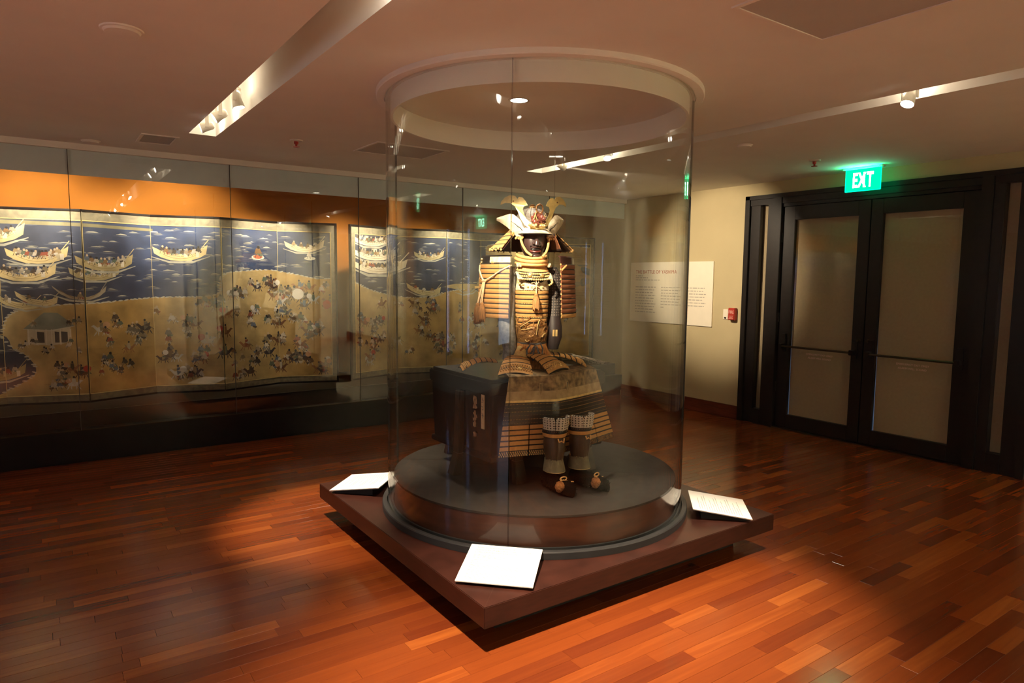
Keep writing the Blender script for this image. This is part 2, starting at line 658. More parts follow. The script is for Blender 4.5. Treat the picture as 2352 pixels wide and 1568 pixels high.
M['brocade'] = surf('brown_gold_brocade', (.085, .055, .028), .8, scale=32, col2=(.34, .235, .11), bump=.3, bscale=110)
M['brocade2'] = surf('sand_brocade_band', (.30, .21, .105), .8, scale=24, col2=(.46, .34, .18), bump=.2, bscale=90)
M['quilt'] = dotted('quilted_grey_kikko', (.52, .48, .39), (.05, .04, .035), 70, .22, .8)
M['shinm'] = surf('dark_gilt_splints', (.035, .024, .016), .4, scale=16, col2=(.085, .05, .025), var=.3)
M['canvas'] = surf('olive_canvas', (.17, .14, .08), .85, var=.25, scale=26, bump=.2, bscale=150)
M['fur'] = surf('black_bear_fur', (.006, .0045, .004), 1.0, var=.4, scale=120, bump=1.0, bscale=240, stretch=(1, 1, .4), spec=.05)
M['pompon'] = surf('russet_pompon', (.36, .13, .035), .9, var=.35, scale=90, bump=.8, bscale=200)
M['clothor'] = surf('orange_lining_cloth', (.46, .19, .05), .8, var=.35, scale=18, bump=.5, bscale=30, stretch=(5, 5, 1))
M['silkgrey'] = surf('grey_black_sash', (.10, .10, .105), .5, var=.5, scale=60)
M['silver'] = surf('silvered_fringe', (.40, .36, .29), .4, metal=.5, scale=40, col2=(.06, .045, .03), var=.3, stretch=(1, 6, 6))
M['paint'] = painted('pigment_on_gold_paper')
M['border'] = surf('silk_brocade_border', (.13, .115, .075), .75, scale=26, col2=(.22, .19, .115), bump=.1, bscale=60)
M['goldline'] = surf('gilt_fillet', (.70, .55, .24), .4, metal=.4, var=.1)
M['frameblk'] = surf('screen_black_frame', (.006, .005, .005), .3, var=.2)


# text and lettering
def text_mesh(body, size, mat, parent, origin, ax, ay, align='LEFT', depth=.0006, off=0.0, name='lettering', wid=None, kx=1.0):
    cu = bpy.data.curves.new('text', 'FONT')
    cu.body = body
    cu.size = size
    cu.align_x = align
    cu.extrude = depth
    cu.offset = off
    cu.resolution_u = 3
    to = bpy.data.objects.new('text', cu)
    COL.objects.link(to)
    dg = bpy.context.evaluated_depsgraph_get()
    dg.update()
    me = bpy.data.meshes.new_from_object(to.evaluated_get(dg))
    bpy.data.objects.remove(to)
    bpy.data.curves.remove(cu)
    ax, ay = Vector(ax).normalized(), Vector(ay).normalized()
    az = ax.cross(ay)
    xs = [v.co.x for v in me.vertices]
    k = kx
    if wid and xs:
        k = wid / (max(xs) - min(xs))
    inv = inv_of(parent)
    o3 = Vector(origin)
    for v in me.vertices:
        v.co = inv @ (o3 + ax * v.co.x * k + ay * v.co.y + az * v.co.z)
    me.materials.clear()
    me.materials.append(mat)
    o = bpy.data.objects.new(name, me)
    COL.objects.link(o)
    if name == 'lettering':
        o['kind'] = 'stuff'
    if parent:
        o.parent = parent
    return o


def text_lines(mat, parent, origin, ax, ay, rows, name='small_print', word=.02, h=.003, depth=.0006):
    """rows: (x, y, width): lines of print too small to read, as short dashes"""
    b = MB()
    ax, ay = Vector(ax).normalized(), Vector(ay).normalized()
    az = ax.cross(ay)
    o = Vector(origin)
    rnd = random.Random(int(1000 * (o.x + o.y)) + len(rows))
    for (x, y, w) in rows:
        t = x
        while t < x + w:
            l = min(word * rnd.uniform(.4, 1.5), x + w - t)
            c = o + ax * (t + l / 2) + ay * y
            b.obox(c, ax * l / 2, ay * h / 2, az * depth)
            t += l + word * .28
    o = b.build(name, mat, parent)
    o['kind'] = 'stuff'
    return o


# ------------------------------------------------------------------ room shell
ZC = 2.65
XW = 6.5          # right wall
YG = 6.63         # front of the long wall case
XL, YB = -4.0, -3.5

# ceiling with two recessed lamp slots
b = MB()
b.box(XL, .96, YB, 8.1, ZC, ZC + .22)
b.box(.96, 1.15, 5.62, 8.1, ZC, ZC + .22)
b.box(1.15, 4.01, YB, 8.1, ZC, ZC + .22)
b.box(4.01, 4.20, 5.50, 8.1, ZC, ZC + .22)
b.box(4.20, XW + .2, YB, 8.1, ZC, ZC + .22)
b.box(XL, XW + .2, YB, 8.1, ZC + .22, ZC + .3)
struct('ceiling', b, M['ceiling'])

# right wall with the opening of the double door
b = MB()
b.box(XW, XW + .2, 4.70, 8.1, 0, ZC)
b.box(XW, XW + .2, YB, 1.99, 0, ZC)
b.box(XW, XW + .2, 1.99, 4.70, 2.50, ZC)
struct('wall_right', b, M['wall'])
b = MB()
b.box(XL - .2, XL, YB, -1.36, 0, ZC).box(XL - .2, XL, -.14, 2.4, 0, ZC).box(XL - .2, XL, 4.4, 8.1, 0, ZC)
b.box(XL - .2, XL, -1.36, -.14, 0, .54).box(XL - .2, XL, -1.36, -.14, 1.96, ZC).box(XL - .2, XL, 2.4, 4.4, 0, .5).box(XL - .2, XL, 2.4, 4.4, 2.3, ZC)
struct('wall_left', b, M['plain'])
b = MB()
b.box(XL, XW, YB - .2, YB, 0, ZC)
struct('wall_back', b, M['wall'])
b = MB()
b.box(XL, XW, 7.9, 8.1, 0, ZC)
struct('wall_case', b, M['orange'])
# unseen windows, partly guessed from reflections, added for cool ambient light
w1 = thing('window_1', None, None, (XL, 3.4, .5), kind='structure')
for q in ((2.4, 2.46, .5, 2.3), (4.34, 4.4, .5, 2.3), (2.46, 4.34, 2.24, 2.3), (2.46, 4.34, .5, .56), (3.37, 3.43, .56, 2.24)):
    MB().box(XL - .1, XL - .02, *q).build('window_bar', M['bronze'], w1)
for q in ((2.46, 2.50), (4.30, 4.34)):
    MB().box(XL - .09, XL - .08, q[0], q[1], .56, 2.24).build('daylit_slit', M['windowlight'], w1)
for q in ((2.50, 3.37), (3.43, 4.30)):
    MB().box(XL - .088, XL - .084, q[0], q[1], .56, 2.24).build('window_shade', M['shade'], w1)
w2 = thing('window_2', None, None, (XL, -.75, .6), kind='structure')
for q in ((-1.36, -1.3, .54, 1.96), (-.2, -.14, .54, 1.96), (-1.3, -.2, 1.9, 1.96), (-1.3, -.2, .54, .6)):
    MB().box(XL - .1, XL - .02, *q).build('window_bar', M['bronze'], w2)
MB().box(XL - .09, XL - .08, -1.3, -.2, .6, 1.9).build('frosted_pane', M['skylight'], w2)

# baseboards on the right wall
b = MB()
b.box(XW - .018, XW, 4.72, YG, 0, .15)
struct('baseboard_right', b, M['baseb'], bevel=.004)
b = MB()
b.box(XW - .018, XW, YB, 1.97, 0, .15)
struct('baseboard_right_near', b, M['baseb'], bevel=.004)


# ------------------------------------------------------------------ floor of narrow cherry planks
def project(p):
    d = Vector(p) - CAM_P
    z = d.dot(CAM_F)
    if z < .1:
        return None
    return 1176 + FPX * d.dot(CAM_R) / z, 784 - FPX * d.dot(CAM_U) / z, z


PW = .073
b = MB()
b.box(XL, XW + .2, YB, 8.1, -.12, -.012)
floor = struct('floor', b, M['subfloor'])
rnd = random.Random(11)
planks = []
row = 0
y = YB
while y < YG - .02:
    x = XL - rnd.uniform(0, .6)
    while x < XW:
        L = rnd.choice((.32, .44, .56, .60, .68, .74, .86))
        r = rnd.random()
        tone = rnd.gauss(.52, .10)
        if r < .07:
            tone = rnd.uniform(.66, .80)
        elif r < .16:
            tone = rnd.uniform(.18, .32)
        tone = min(.97, max(.05, tone))
        planks.append((x, y, L, tone))
        x += L
    y += PW
    row += 1


def plank_faces(x0, x1, y0, y1):
    g, bv, t, z0 = .0003, .0009, 0.0, -.011
    x0, x1, y0, y1 = x0 + g, x1 - g, y0 + g, y1 - g
    v = [(x0, y0, z0), (x1, y0, z0), (x1, y1, z0), (x0, y1, z0),
         (x0, y0, t - bv), (x1, y0, t - bv), (x1, y1, t - bv), (x0, y1, t - bv),
         (x0 + bv, y0 + bv, t), (x1 - bv, y0 + bv, t), (x1 - bv, y1 - bv, t), (x0 + bv, y1 - bv, t)]
    f = [(0, 1, 5, 4), (1, 2, 6, 5), (2, 3, 7, 6), (3, 0, 4, 7), (4, 5, 9, 8), (5, 6, 10, 9), (6, 7, 11, 10), (7, 4, 8, 11), (8, 9, 10, 11)]
    return v, f


scored = []
for i, (x, y, L, t) in enumerate(planks):
    x1 = min(x + L, XW)
    x0 = max(x, XL)
    if x1 - x0 < .03:
        continue
    cx, cy = (x0 + x1) / 2, y + PW / 2
    q = project((cx, cy, 0))
    s = 0
    if q and -60 < q[0] < 2412 and 0 < q[1] < 1610 and not (1.75 < cx < 3.4 and 2.75 < cy < 4.6):
        s = (x1 - x0) / q[2] ** 3
        if x0 != x or x1 != x + L:
            s = 0
    scored.append((s, i, x0, x1))
scored.sort(reverse=True)
pm = {}
rest = MB()
rest_tone = []
for k, (s, i, x0, x1) in enumerate(scored):
    x, y, L, t = planks[i]
    if k < 300 and s > 0:
        if L not in pm:
            v, f = plank_faces(0, L, 0, PW)
            me = bpy.data.meshes.new('plank')
            me.from_pydata(v, [], f)
            me.materials.append(M['floor'])
            pm[L] = me
        o = bpy.data.objects.new('plank', pm[L])
        COL.objects.link(o)
        o.location = (x, y, 0)
        o['tone'] = t
        o.parent = floor
    else:
        v, f = plank_faces(x0, x1, y, y + PW)
        rest.add(v, f)
        rest_tone += [t] * len(v)
ro = rest.build('plank_field', M['floor'], floor)
at = ro.data.attributes.new('tone', 'FLOAT', 'POINT')
at.data.foreach_set('value', rest_tone)
ro['kind'] = 'stuff'

# ------------------------------------------------------------------ double door in the right wall
trim = thing('trim_1', None, None, (XW, 3.345, 0), kind='structure')
for sgn in (1, -1):
    def yy(a):
        return 3.345 + sgn * a

    def bxy(bb, x0, x1, a0, a1, z0, z1):
        y0, y1 = sorted((yy(a0), yy(a1)))
        bb.box(x0, x1, y0, y1, z0, z1)
    b = MB()
    bxy(b, 6.455, 6.62, 1.315, 1.375, 0, 2.514)
    bxy(b, 6.485, 6.62, 1.195, 1.315, 0, 2.47)
    b.build('jamb', M['bronze'], trim, bevel=.003)
    b = MB()
    bxy(b, 6.475, 6.62, 1.015, 1.095, 0, 2.47)
    bxy(b, 6.455, 6.62, .925, 1.015, 0, 2.47)
    b.build('mullion', M['bronze'], trim, bevel=.003)
    b = MB()
    bxy(b, 6.475, 6.62, 1.095, 1.195, 0, .165)
    b.build('sidelight_sill', M['bronze'], trim)
    b = MB()
    bxy(b, 6.53, 6.535, 1.095, 1.195, .165, 2.407)
    b.build('sidelight_pane', M['glass'], trim)
    b = MB()
    bxy(b, 6.555, 6.56, 1.09, 1.20, .16, 2.42)
    b.build('sidelight_shade', M['shade'], trim)
b = MB()
b.box(6.455, 6.62, 1.97, 4.72, 2.47, 2.514)
b.box(6.47, 6.62, 2.03, 4.66, 2.407, 2.47)
b.box(6.485, 6.62, 2.42, 4.27, 2.372, 2.407)
b.build('head', M['bronze'], trim, bevel=.003)
MB().box(6.553, 6.60, 2.42, 4.27, 2.30, 2.41).build('door_stop', M['bronze'], trim)  # unseen blockers added behind the leaves against daylight leaking through the gaps
MB().box(6.553, 6.60, 2.42, 4.27, .0, .13).build('door_stop', M['bronze'], trim)
MB().box(6.553, 6.60, 3.25, 3.44, .13, 2.30).build('door_stop', M['bronze'], trim)
for q in ((2.42, 2.535), (4.15, 4.27)):
    MB().box(6.553, 6.60, q[0], q[1], .13, 2.30).build('door_stop', M['bronze'], trim)
b = MB()
b.box(6.46, 6.62, 2.42, 4.27, .0, .012)
b.build('threshold', M['steel_dark'], trim)


def door(n, y0, y1, g0, g1, hinge_low):
    d = thing('door_%d' % n, None, None, (6.5, (y0 + y1) / 2, 0), kind='structure')
    X0, X1 = 6.50, 6.545
    for (a, c) in ((y0, g0), (g1, y1)):
        MB().box(X0, X1, a, c, .016, 2.368).build('stile', M['bronze'], d, bevel=.003)
    MB().box(X0, X1, g0, g1, .016, .16).build('bottom_rail', M['bronze'], d, bevel=.003)
    MB().box(X0, X1, g0, g1, 2.23, 2.368).build('top_rail', M['bronze'], d, bevel=.003)
    MB().box(6.519, 6.525, g0, g1, .16, 2.23).build('pane', M['glass'], d)
    b = MB()
    b.hexa([(6.549, g0 + .005, .08), (6.552, g0 + .005, .08), (6.552, g1 - .005, .08), (6.549, g1 - .005, .08),
            (6.549, g0 - .012, 2.26), (6.552, g0 - .012, 2.26), (6.552, g1 + .012, 2.26), (6.549, g1 + .012, 2.26)])
    b.build('roller_shade', M['shade'], d)
    b = MB()
    b.tube([(6.43, y0 + .07, .90), (6.43, y1 - .07, .90)], .011, 10)
    bar = b.build('push_bar', M['steel_dark'], d, smooth=True)
    for yy_ in (y0 + .075, y1 - .075):
        b = MB()
        b.box(6.415, 6.50, yy_ - .02, yy_ + .02, .875, .925)
        b.box(6.478, 6.50, yy_ - .026, yy_ + .026, .84, 1.03)
        b.build('bar_bracket', M['bronze'], bar, bevel=.004)
    b = MB()
    kx = y1 - .045 if hinge_low else y0 + .045
    b.lathe([(.0, -.03), (.014, -.03), (.016, -.004), (.022, 0)], 14, (6.5, kx, 1.02), (1, 0, 0))
    b.build('lock_cylinder', M['steel_dark'], d, smooth=True)
    for zz in (.45, 1.2, 2.05):
        yh = y0 - .004 if hinge_low else y1 + .004
        b = MB()
        b.tube([(6.496, yh, zz - .05), (6.496, yh, zz + .05)], .008, 8)
        b.build('hinge', M['bronze'], d)
    cy = (g0 + g1) / 2
    text_mesh('EMERGENCY EXIT ONLY', .026, M['alarmwhite'], d, (6.5175, cy, .825), (0, -1, 0), (0, 0, 1), 'CENTER')
    text_mesh('ALARM WILL SOUND', .026, M['alarmwhite'], d, (6.5175, cy, .788), (0, -1, 0), (0, 0, 1), 'CENTER')
    return d


door(1, 3.349, 4.266, 3.463, 4.132, False)
door(2, 2.424, 3.341, 2.56, 3.230, True)
# vestibule beyond the doors; its glowing end sheet stands in for daylight
b = MB()
b.box(7.0, 7.02, 1.7, 5.0, 0, 2.6)
struct('wall_outside', b, M['daylight'])
b = MB()
b.box(6.62, 7.0, 1.68, 1.70, 0, 2.6).box(6.62, 7.0, 5.0, 5.02, 0, 2.6).box(6.62, 7.02, 1.68, 5.02, 2.6, 2.62)
struct('wall_vestibule', b, M['plain'])

# ------------------------------------------------------------------ exit sign, fire alarm, wall text
ex = thing('exit_sign', 'glowing green exit sign hanging from the ceiling above the double door', 'exit sign', (6.3, 3.33, ZC))
b = MB()
b.box(6.296, 6.302, 3.175, 3.495, 2.437, 2.635)
b.build('sign_panel', M['exitgreen'], ex, bevel=.001)
b = MB()
b.box(6.295, 6.303, 3.170, 3.175, 2.432, 2.635).box(6.295, 6.303, 3.495, 3.502, 2.432, 2.635).box(6.295, 6.303, 3.175, 3.495, 2.430, 2.437)
b.build('glowing_edge', M['exitedge'], ex)
b = MB()
b.box(6.27, 6.33, 3.15, 3.52, 2.633, ZC)
b.build('housing', M['lampwhite'], ex, bevel=.004)
gl = bpy.data.lights.new('sign_lamp', 'AREA')
gl.shape = 'RECTANGLE'
gl.size, gl.size_y = .30, .03
gl.energy = 2.2
gl.color = (.0, 1.0, .34)
glo = bpy.data.objects.new('sign_lamp', gl)
COL.objects.link(glo)
glo.parent = ex
glo.matrix_local = inv_of(ex) @ (Matrix.Translation((6.262, 3.335, 2.60)) @ Matrix.Rotation(PI, 4, 'X') @ Matrix.Rotation(PI / 2, 4, 'Z'))
for ch_, cy_ in (('E', 3.433), ('X', 3.378), ('I', 3.336), ('T', 3.298)):
    text_mesh(ch_, .185, M['exitletter'], ex, (6.2945, cy_, 2.470), (0, -1, 0), (0, 0, 1), 'LEFT', off=.005, name='letter', kx=.52)


fa = thing('fire_alarm', 'small red fire alarm pull station on the khaki wall', 'fire alarm', (XW, 4.845, 1.15))
b = MB()
b.box(6.445, XW, 4.795, 4.885, 1.135, 1.275)
b.build('body', M['red'], fa, bevel=.006)
b = MB()
b.box(6.440, 6.446, 4.80, 4.88, 1.14, 1.195)
b.build('pull_handle', M['red'], fa, bevel=.003)
text_mesh('FIRE', .05, M['alarmwhite'], fa, (6.4445, 4.84, 1.212), (0, -1, 0), (0, 0, 1), 'CENTER', wid=.068)
text_lines(M['alarmwhite'], fa, (6.4395, 4.872, 1.14), (0, -1, 0), (0, 0, 1), [(.004, .042, .058), (.01, .028, .045), (.004, .014, .058)], word=.014, h=.004)
sw = thing('wall_plate', 'pale blank switch plate beside the red fire alarm', 'wall plate', (XW, 4.95, 1.15))
b = MB()
b.box(XW - .012, XW, 4.915, 4.985, 1.14, 1.255)
b.build('cover', M['cream'], sw, bevel=.003)
b = MB()
b.box(XW - .022, XW - .010, 4.94, 4.96, 1.150, 1.166)
b.build('key_switch', M['steel_dark'], sw)

tp = thing('text_panel', 'large cream text panel on the khaki wall about the battle', 'wall panel', (XW, 5.82, 1.03))
b = MB()
b.box(XW - .014, XW - .0006, 5.142, 6.495, 1.036, 1.810)
b.build('board', M['cream'], tp, bevel=.002)
XT = XW - .0145
text_mesh('THE BATTLE OF YASHIMA', .064, M['inkred'], tp, (XT, 6.40, 1.665), (0, -1, 0), (0, 0, 1), wid=.70)
rows = [(0, .575, .12), (0, .55, .22), (0, .522, .42)]
for k in range(10):
    rows.append((0, .43 - k * .036, .36 - (k % 3) * .02))
for k in range(8):
    if k == 7:
        rows.append((.45, .43 - k * .036, .05))
    else:
        rows.append((.45, .43 - k * .036, .33 - (k % 3) * .018))
for k in range(7):
    rows.append((.86, .43 - k * .036, .30 - ((k + 1) % 3) * .02))
text_lines(M['inkpale'], tp, (XT, 6.40, 1.06), (0, -1, 0), (0, 0, 1), rows, word=.045, h=.011)


# ------------------------------------------------------------------ ceiling fittings
def ceiling_disc(x, y, r, label, dark=False):
    t = thing('ceiling_cap', label, 'ceiling cap', (x, y, ZC), group=None)
    MB().lathe([(r * 1.15, 0), (r * 1.12, -.006), (r, -.008)], 32, (x, y, ZC)).build('rim', M['ceiling'], t, smooth=True)
    MB().lathe([(r, -.008), (r * .9, -.016), (0, -.018)], 32, (x, y, ZC)).build('dome', M['ceiling'], t, smooth=True)


ceiling_disc(.338, 3.45, .075, 'flush white cap on the ceiling left of the long lamp slot')
ceiling_disc(.379, 6.43, .06, 'flush white cap on the ceiling beside the wall case header')
ceiling_disc(4.574, 3.375, .055, 'small white cap on the ceiling between lamp slot and exit sign')


def sprinkler(x, y, label):
    t = thing('sprinkler', label, 'sprinkler', (x, y, ZC))
    MB().lathe([(.05, 0), (.046, -.008), (.02, -.012)], 24, (x, y, ZC)).build('escutcheon', M['lampwhite'], t, smooth=True)
    b = MB()
    b.lathe([(.018, -.010), (.016, -.03), (.008, -.034), (.008, -.05)], 14, (x, y, ZC))
    b.lathe([(.0, -.05), (.026, -.05), (.026, -.053), (0, -.053)], 14, (x, y, ZC))
    b.build('head', M['red'], t, smooth=True)


sprinkler(1.689, 5.38, 'ceiling sprinkler near the long wall case')
sprinkler(5.628, 3.419, 'ceiling sprinkler near the exit sign')


def ceiling_panel(x0, x1, y0, y1, label):
    t = thing('ceiling_panel', label, 'ceiling panel', ((x0 + x1) / 2, (y0 + y1) / 2, ZC))
    b = MB()
    w = .02
    for (a, c, d, e) in ((x0, x1, y0, y0 + w), (x0, x1, y1 - w, y1), (x0, x0 + w, y0 + w, y1 - w), (x1 - w, x1, y0 + w, y1 - w)):
        b.box(a, c, d, e, ZC - .007, ZC)
    b.build('frame', M['ceiling'], t)
    MB().box(x0 + w, x1 - w, y0 + w, y1 - w, ZC - .003, ZC).build('tile', M['tile'], t)


ceiling_panel(2.24, 2.86, 1.12, 1.74, 'square grey air panel in the ceiling over the open floor')
ceiling_panel(2.21, 2.86, 5.02, 5.52, 'square grey air panel in the ceiling behind the glass cylinder')
ceiling_panel(.67, .93, 5.83, 6.22, 'small square access panel in the ceiling at the end of the lamp slot')


AX0, AY0 = 2.475, 3.325
# ------------------------------------------------------------------ track spotlights in the slots
def spot_light(name, pos, aim, watts, ang, blend=.5, col=WARM, radius=.03, parent=None):
    l = bpy.data.lights.new(name, 'SPOT')
    l.energy = watts
    l.color = col
    l.spot_size = math.radians(ang)
    l.spot_blend = blend
    l.shadow_soft_size = radius
    o = bpy.data.objects.new(name, l)
    COL.objects.link(o)
    d = (Vector(aim) - Vector(pos)).normalized()
    mw = Matrix.Translation(Vector(pos)) @ d.to_track_quat('-Z', 'Y').to_matrix().to_4x4()
    if parent:
        o.parent = parent
        o.matrix_local = inv_of(parent) @ mw
    else:
        o.matrix_world = mw
    return o


def track_spot(x, y, aim, watts, ang, label, z=2.675, leak=1.0, blend=.6, col=WARM, lens='lens'):
    t = thing('track_spotlight', label, 'spotlight', (x, y, ZC + .2), group='track spotlights in the ceiling slots')
    c = Vector((x, y, z))
    d = (Vector(aim) - c).normalized()
    b = MB()
    b.box(x - .016, x + .016, y - .045, y + .045, ZC + .185, ZC + .22)
    b.build('track_adapter', M['lampwhite'], t, bevel=.003)
    b = MB()
    b.tube([(x, y, ZC + .19), (x, y, z + .075)], .009, 10)
    side = d.cross(Vector((0, 0, 1)))
    if side.length < .1:
        side = Vector((1, 0, 0))
    side.normalize()
    for s_ in (-1, 1):
        b.obox(c + side * s_ * .041 + Vector((0, 0, .036)), side * .003, side.cross(Vector((0, 0, 1))) * .012, Vector((0, 0, .044)))
    b.obox(c + Vector((0, 0, .078)), side * .044, side.cross(Vector((0, 0, 1))) * .012, Vector((0, 0, .004)))
    b.build('bracket', M['lampwhite'], t)
    b = MB()
    b.lathe([(.0, -.050), (.020, -.048), (.028, -.036), (.030, .0), (.036, .036), (.038, .046), (.035, .046), (.032, .030)], 24, c, d)
    b.build('housing', M['lampwhite'], t, smooth=True)
    b = MB()
    b.lathe([(.0, .038), (.033, .036)], 24, c, d)
    b.build('lens', M[lens], t)
    if watts:
        spot_light('lamp_beam', c + d * .052, aim, watts, ang, blend, col, .03, t)
    if leak:
        lk = bpy.data.lights.new('lamp_glow', 'POINT')
        lk.energy = leak
        lk.color = WARM2
        lk.shadow_soft_size = .02
        lo = bpy.data.objects.new('lamp_glow', lk)
        COL.objects.link(lo)
        lo.parent = t
        lo.matrix_local = inv_of(t) @ Matrix.Translation(c - d * .075 + Vector((0, 0, .02)))
    return t


track_spot(1.05, 4.98, (-1.2, 5.3, 1.2), W_LABEL * .2, 60, 'white track spotlight at the slot end turned towards the wall case')
track_spot(1.05, 4.50, (1.62, 4.15, 0), W_LABEL * .75, 40, 'white track spotlight pointing down at the platform, second from the slot end')
track_spot(1.05, 5.42, (-2.4, 6.0, 1.5), 0, 40, 'white track spotlight nearest the blind end of its slot')
track_spot(1.05, 1.95, (1.55, 1.85, 0), W_LABEL * 1.35, 66, 'white track spotlight over the front label of the platform', z=2.64, blend=1.0)
track_spot(1.05, 2.35, (AX0 - .02, AY0 + .02, 1.60), W_FIGURE, 24, 'white track spotlight aimed at the horned helmet', blend=.9)
track_spot(4.10, 1.93, (2.70, 2.10, 0), W_LABEL * .85, 38, 'white track spotlight in the slot between the armour and the door', z=2.64, blend=1.0)
track_spot(4.10, 4.43, (3.30, 3.3, .3), W_LABEL * .25, 40, 'white track spotlight seen through the glass cylinder, pointing down')
track_spot(4.10, 5.07, (XW, 5.10, 1.80), W_WALL, 52, 'glaring track spotlight by the far slot end, turned to the text panel', z=2.66, leak=5)

# unseen spots added for ambient light, washing the rear walls and floor
track_spot(1.05, .9, (-2.7, 1.5, 0), W_ROOM * 1.5, 80, 'white track spotlight over the floor along the window wall', z=2.62, col=(.95, .97, .92))
track_spot(1.05, -.3, (-2.9, .5, 0), W_ROOM * 1.2, 80, 'white track spotlight over the floor before the window', z=2.62, col=(.95, .97, .92))
track_spot(4.10, -1.0, (4.3, YB, 1.5), W_ROOM * 1.5, 92, 'white track spotlight washing the khaki back wall', z=2.62, col=(1, .97, .90))
track_spot(4.10, -2.1, (XW, -2.6, 1.5), W_ROOM * .7, 88, 'white track spotlight washing the far corner of the door wall', z=2.62, col=(1, .97, .90))

# recessed downlights
def downlight(x, y, r, label, watts, ang, aim=None, lens='lensdim'):
    t = thing('downlight', label, 'downlight', (x, y, ZC))
    MB().lathe([(r * 1.3, 0), (r * 1.28, -.004), (r, -.003), (r, -.0005)], 28, (x, y, ZC)).build('trim_ring', M['lampwhite'], t, smooth=True)
    MB().lathe([(0, -.0015), (r, -.0015)], 28, (x, y, ZC)).build('lens', M[lens], t)
    if watts:
        spot_light('lamp_beam', (x, y, ZC - .02), aim or (x, y, 0), watts, ang, .45, WARM2, .035, t)


downlight(2.385, 3.356, .05, 'bright round downlight in the ceiling inside the glass cylinder', W_ARMOR, 100, (2.40, 3.10, 0), 'lens')
downlight(2.94, 4.70, .045, 'small round downlight in the ceiling behind the glass cylinder', 0, 60)

# ------------------------------------------------------------------ long wall case with two folding screens
wc = thing('wall_display_case', 'long glass-fronted wall case with black base and orange back wall', 'display case', (1.2, YG, 0))
b = MB()
b.box(XL, XW, YG + .02, 7.9, 0, .24)
b.box(XL, XW, YG, YG + .14, .07, .275)
b.build('base', M['lacquer'], wc)
b = MB()
b.box(XL, XW, YG + .14, YG + .16, .275, .42)
b.build('fascia', M['lacquer'], wc)
b = MB()
b.box(XL, XW, YG + .16, 7.9, .24, .42)
b.build('deck', M['deck'], wc)
b = MB()
b.box(XL, XW, YG + .0, YG + .035, .275, .281)
b.build('bottom_channel', M['steel_dark'], wc)
b = MB()
b.box(XL, XW, YG - .012, YG + .05, 2.60, ZC)
b.build('header', M['ceiling'], wc)
b = MB()
b.box(XL, XW, YG + .03, YG + .05, 2.40, 2.60)
b.build('valance', M['valance'], wc)
edges = [XL] + [.222 + 1.245 * k for k in range(-3, 5)] + [XW - .004]
for a, c in zip(edges[:-1], edges[1:]):
    MB().box(a + .002, c - .002, YG + .008, YG + .018, .282, 2.60).build('pane', M['caseglass'], wc)
for a in edges[1:-1]:
    MB().box(a - .0025, a + .0025, YG + .007, YG + .019, .282, 2.60).build('glass_seam', M['seam'], wc)
for (x, zz, k, an) in ((-1.9, 1.95, 1, 90), (-.95, 1.75, .75, 76), (-.02, 2.10, 1.1, 90), (.60, 1.60, .35, 70), (1.10, 2.10, 1.0, 88), (1.95, 1.75, .85, 74), (2.92, 1.80, .85, 74), (4.05, 1.78, .8, 74), (5.2, 1.75, .5, 74)):
    spot_light('case_lamp', (x, 6.80, 2.50), (x + .03, 7.55, zz), W_CASE * k, an, .8, WARM2, .03, wc)

# --- painted folding screens
YN, YF = 7.19, 7.38
ZD = .42
SH = 1.745


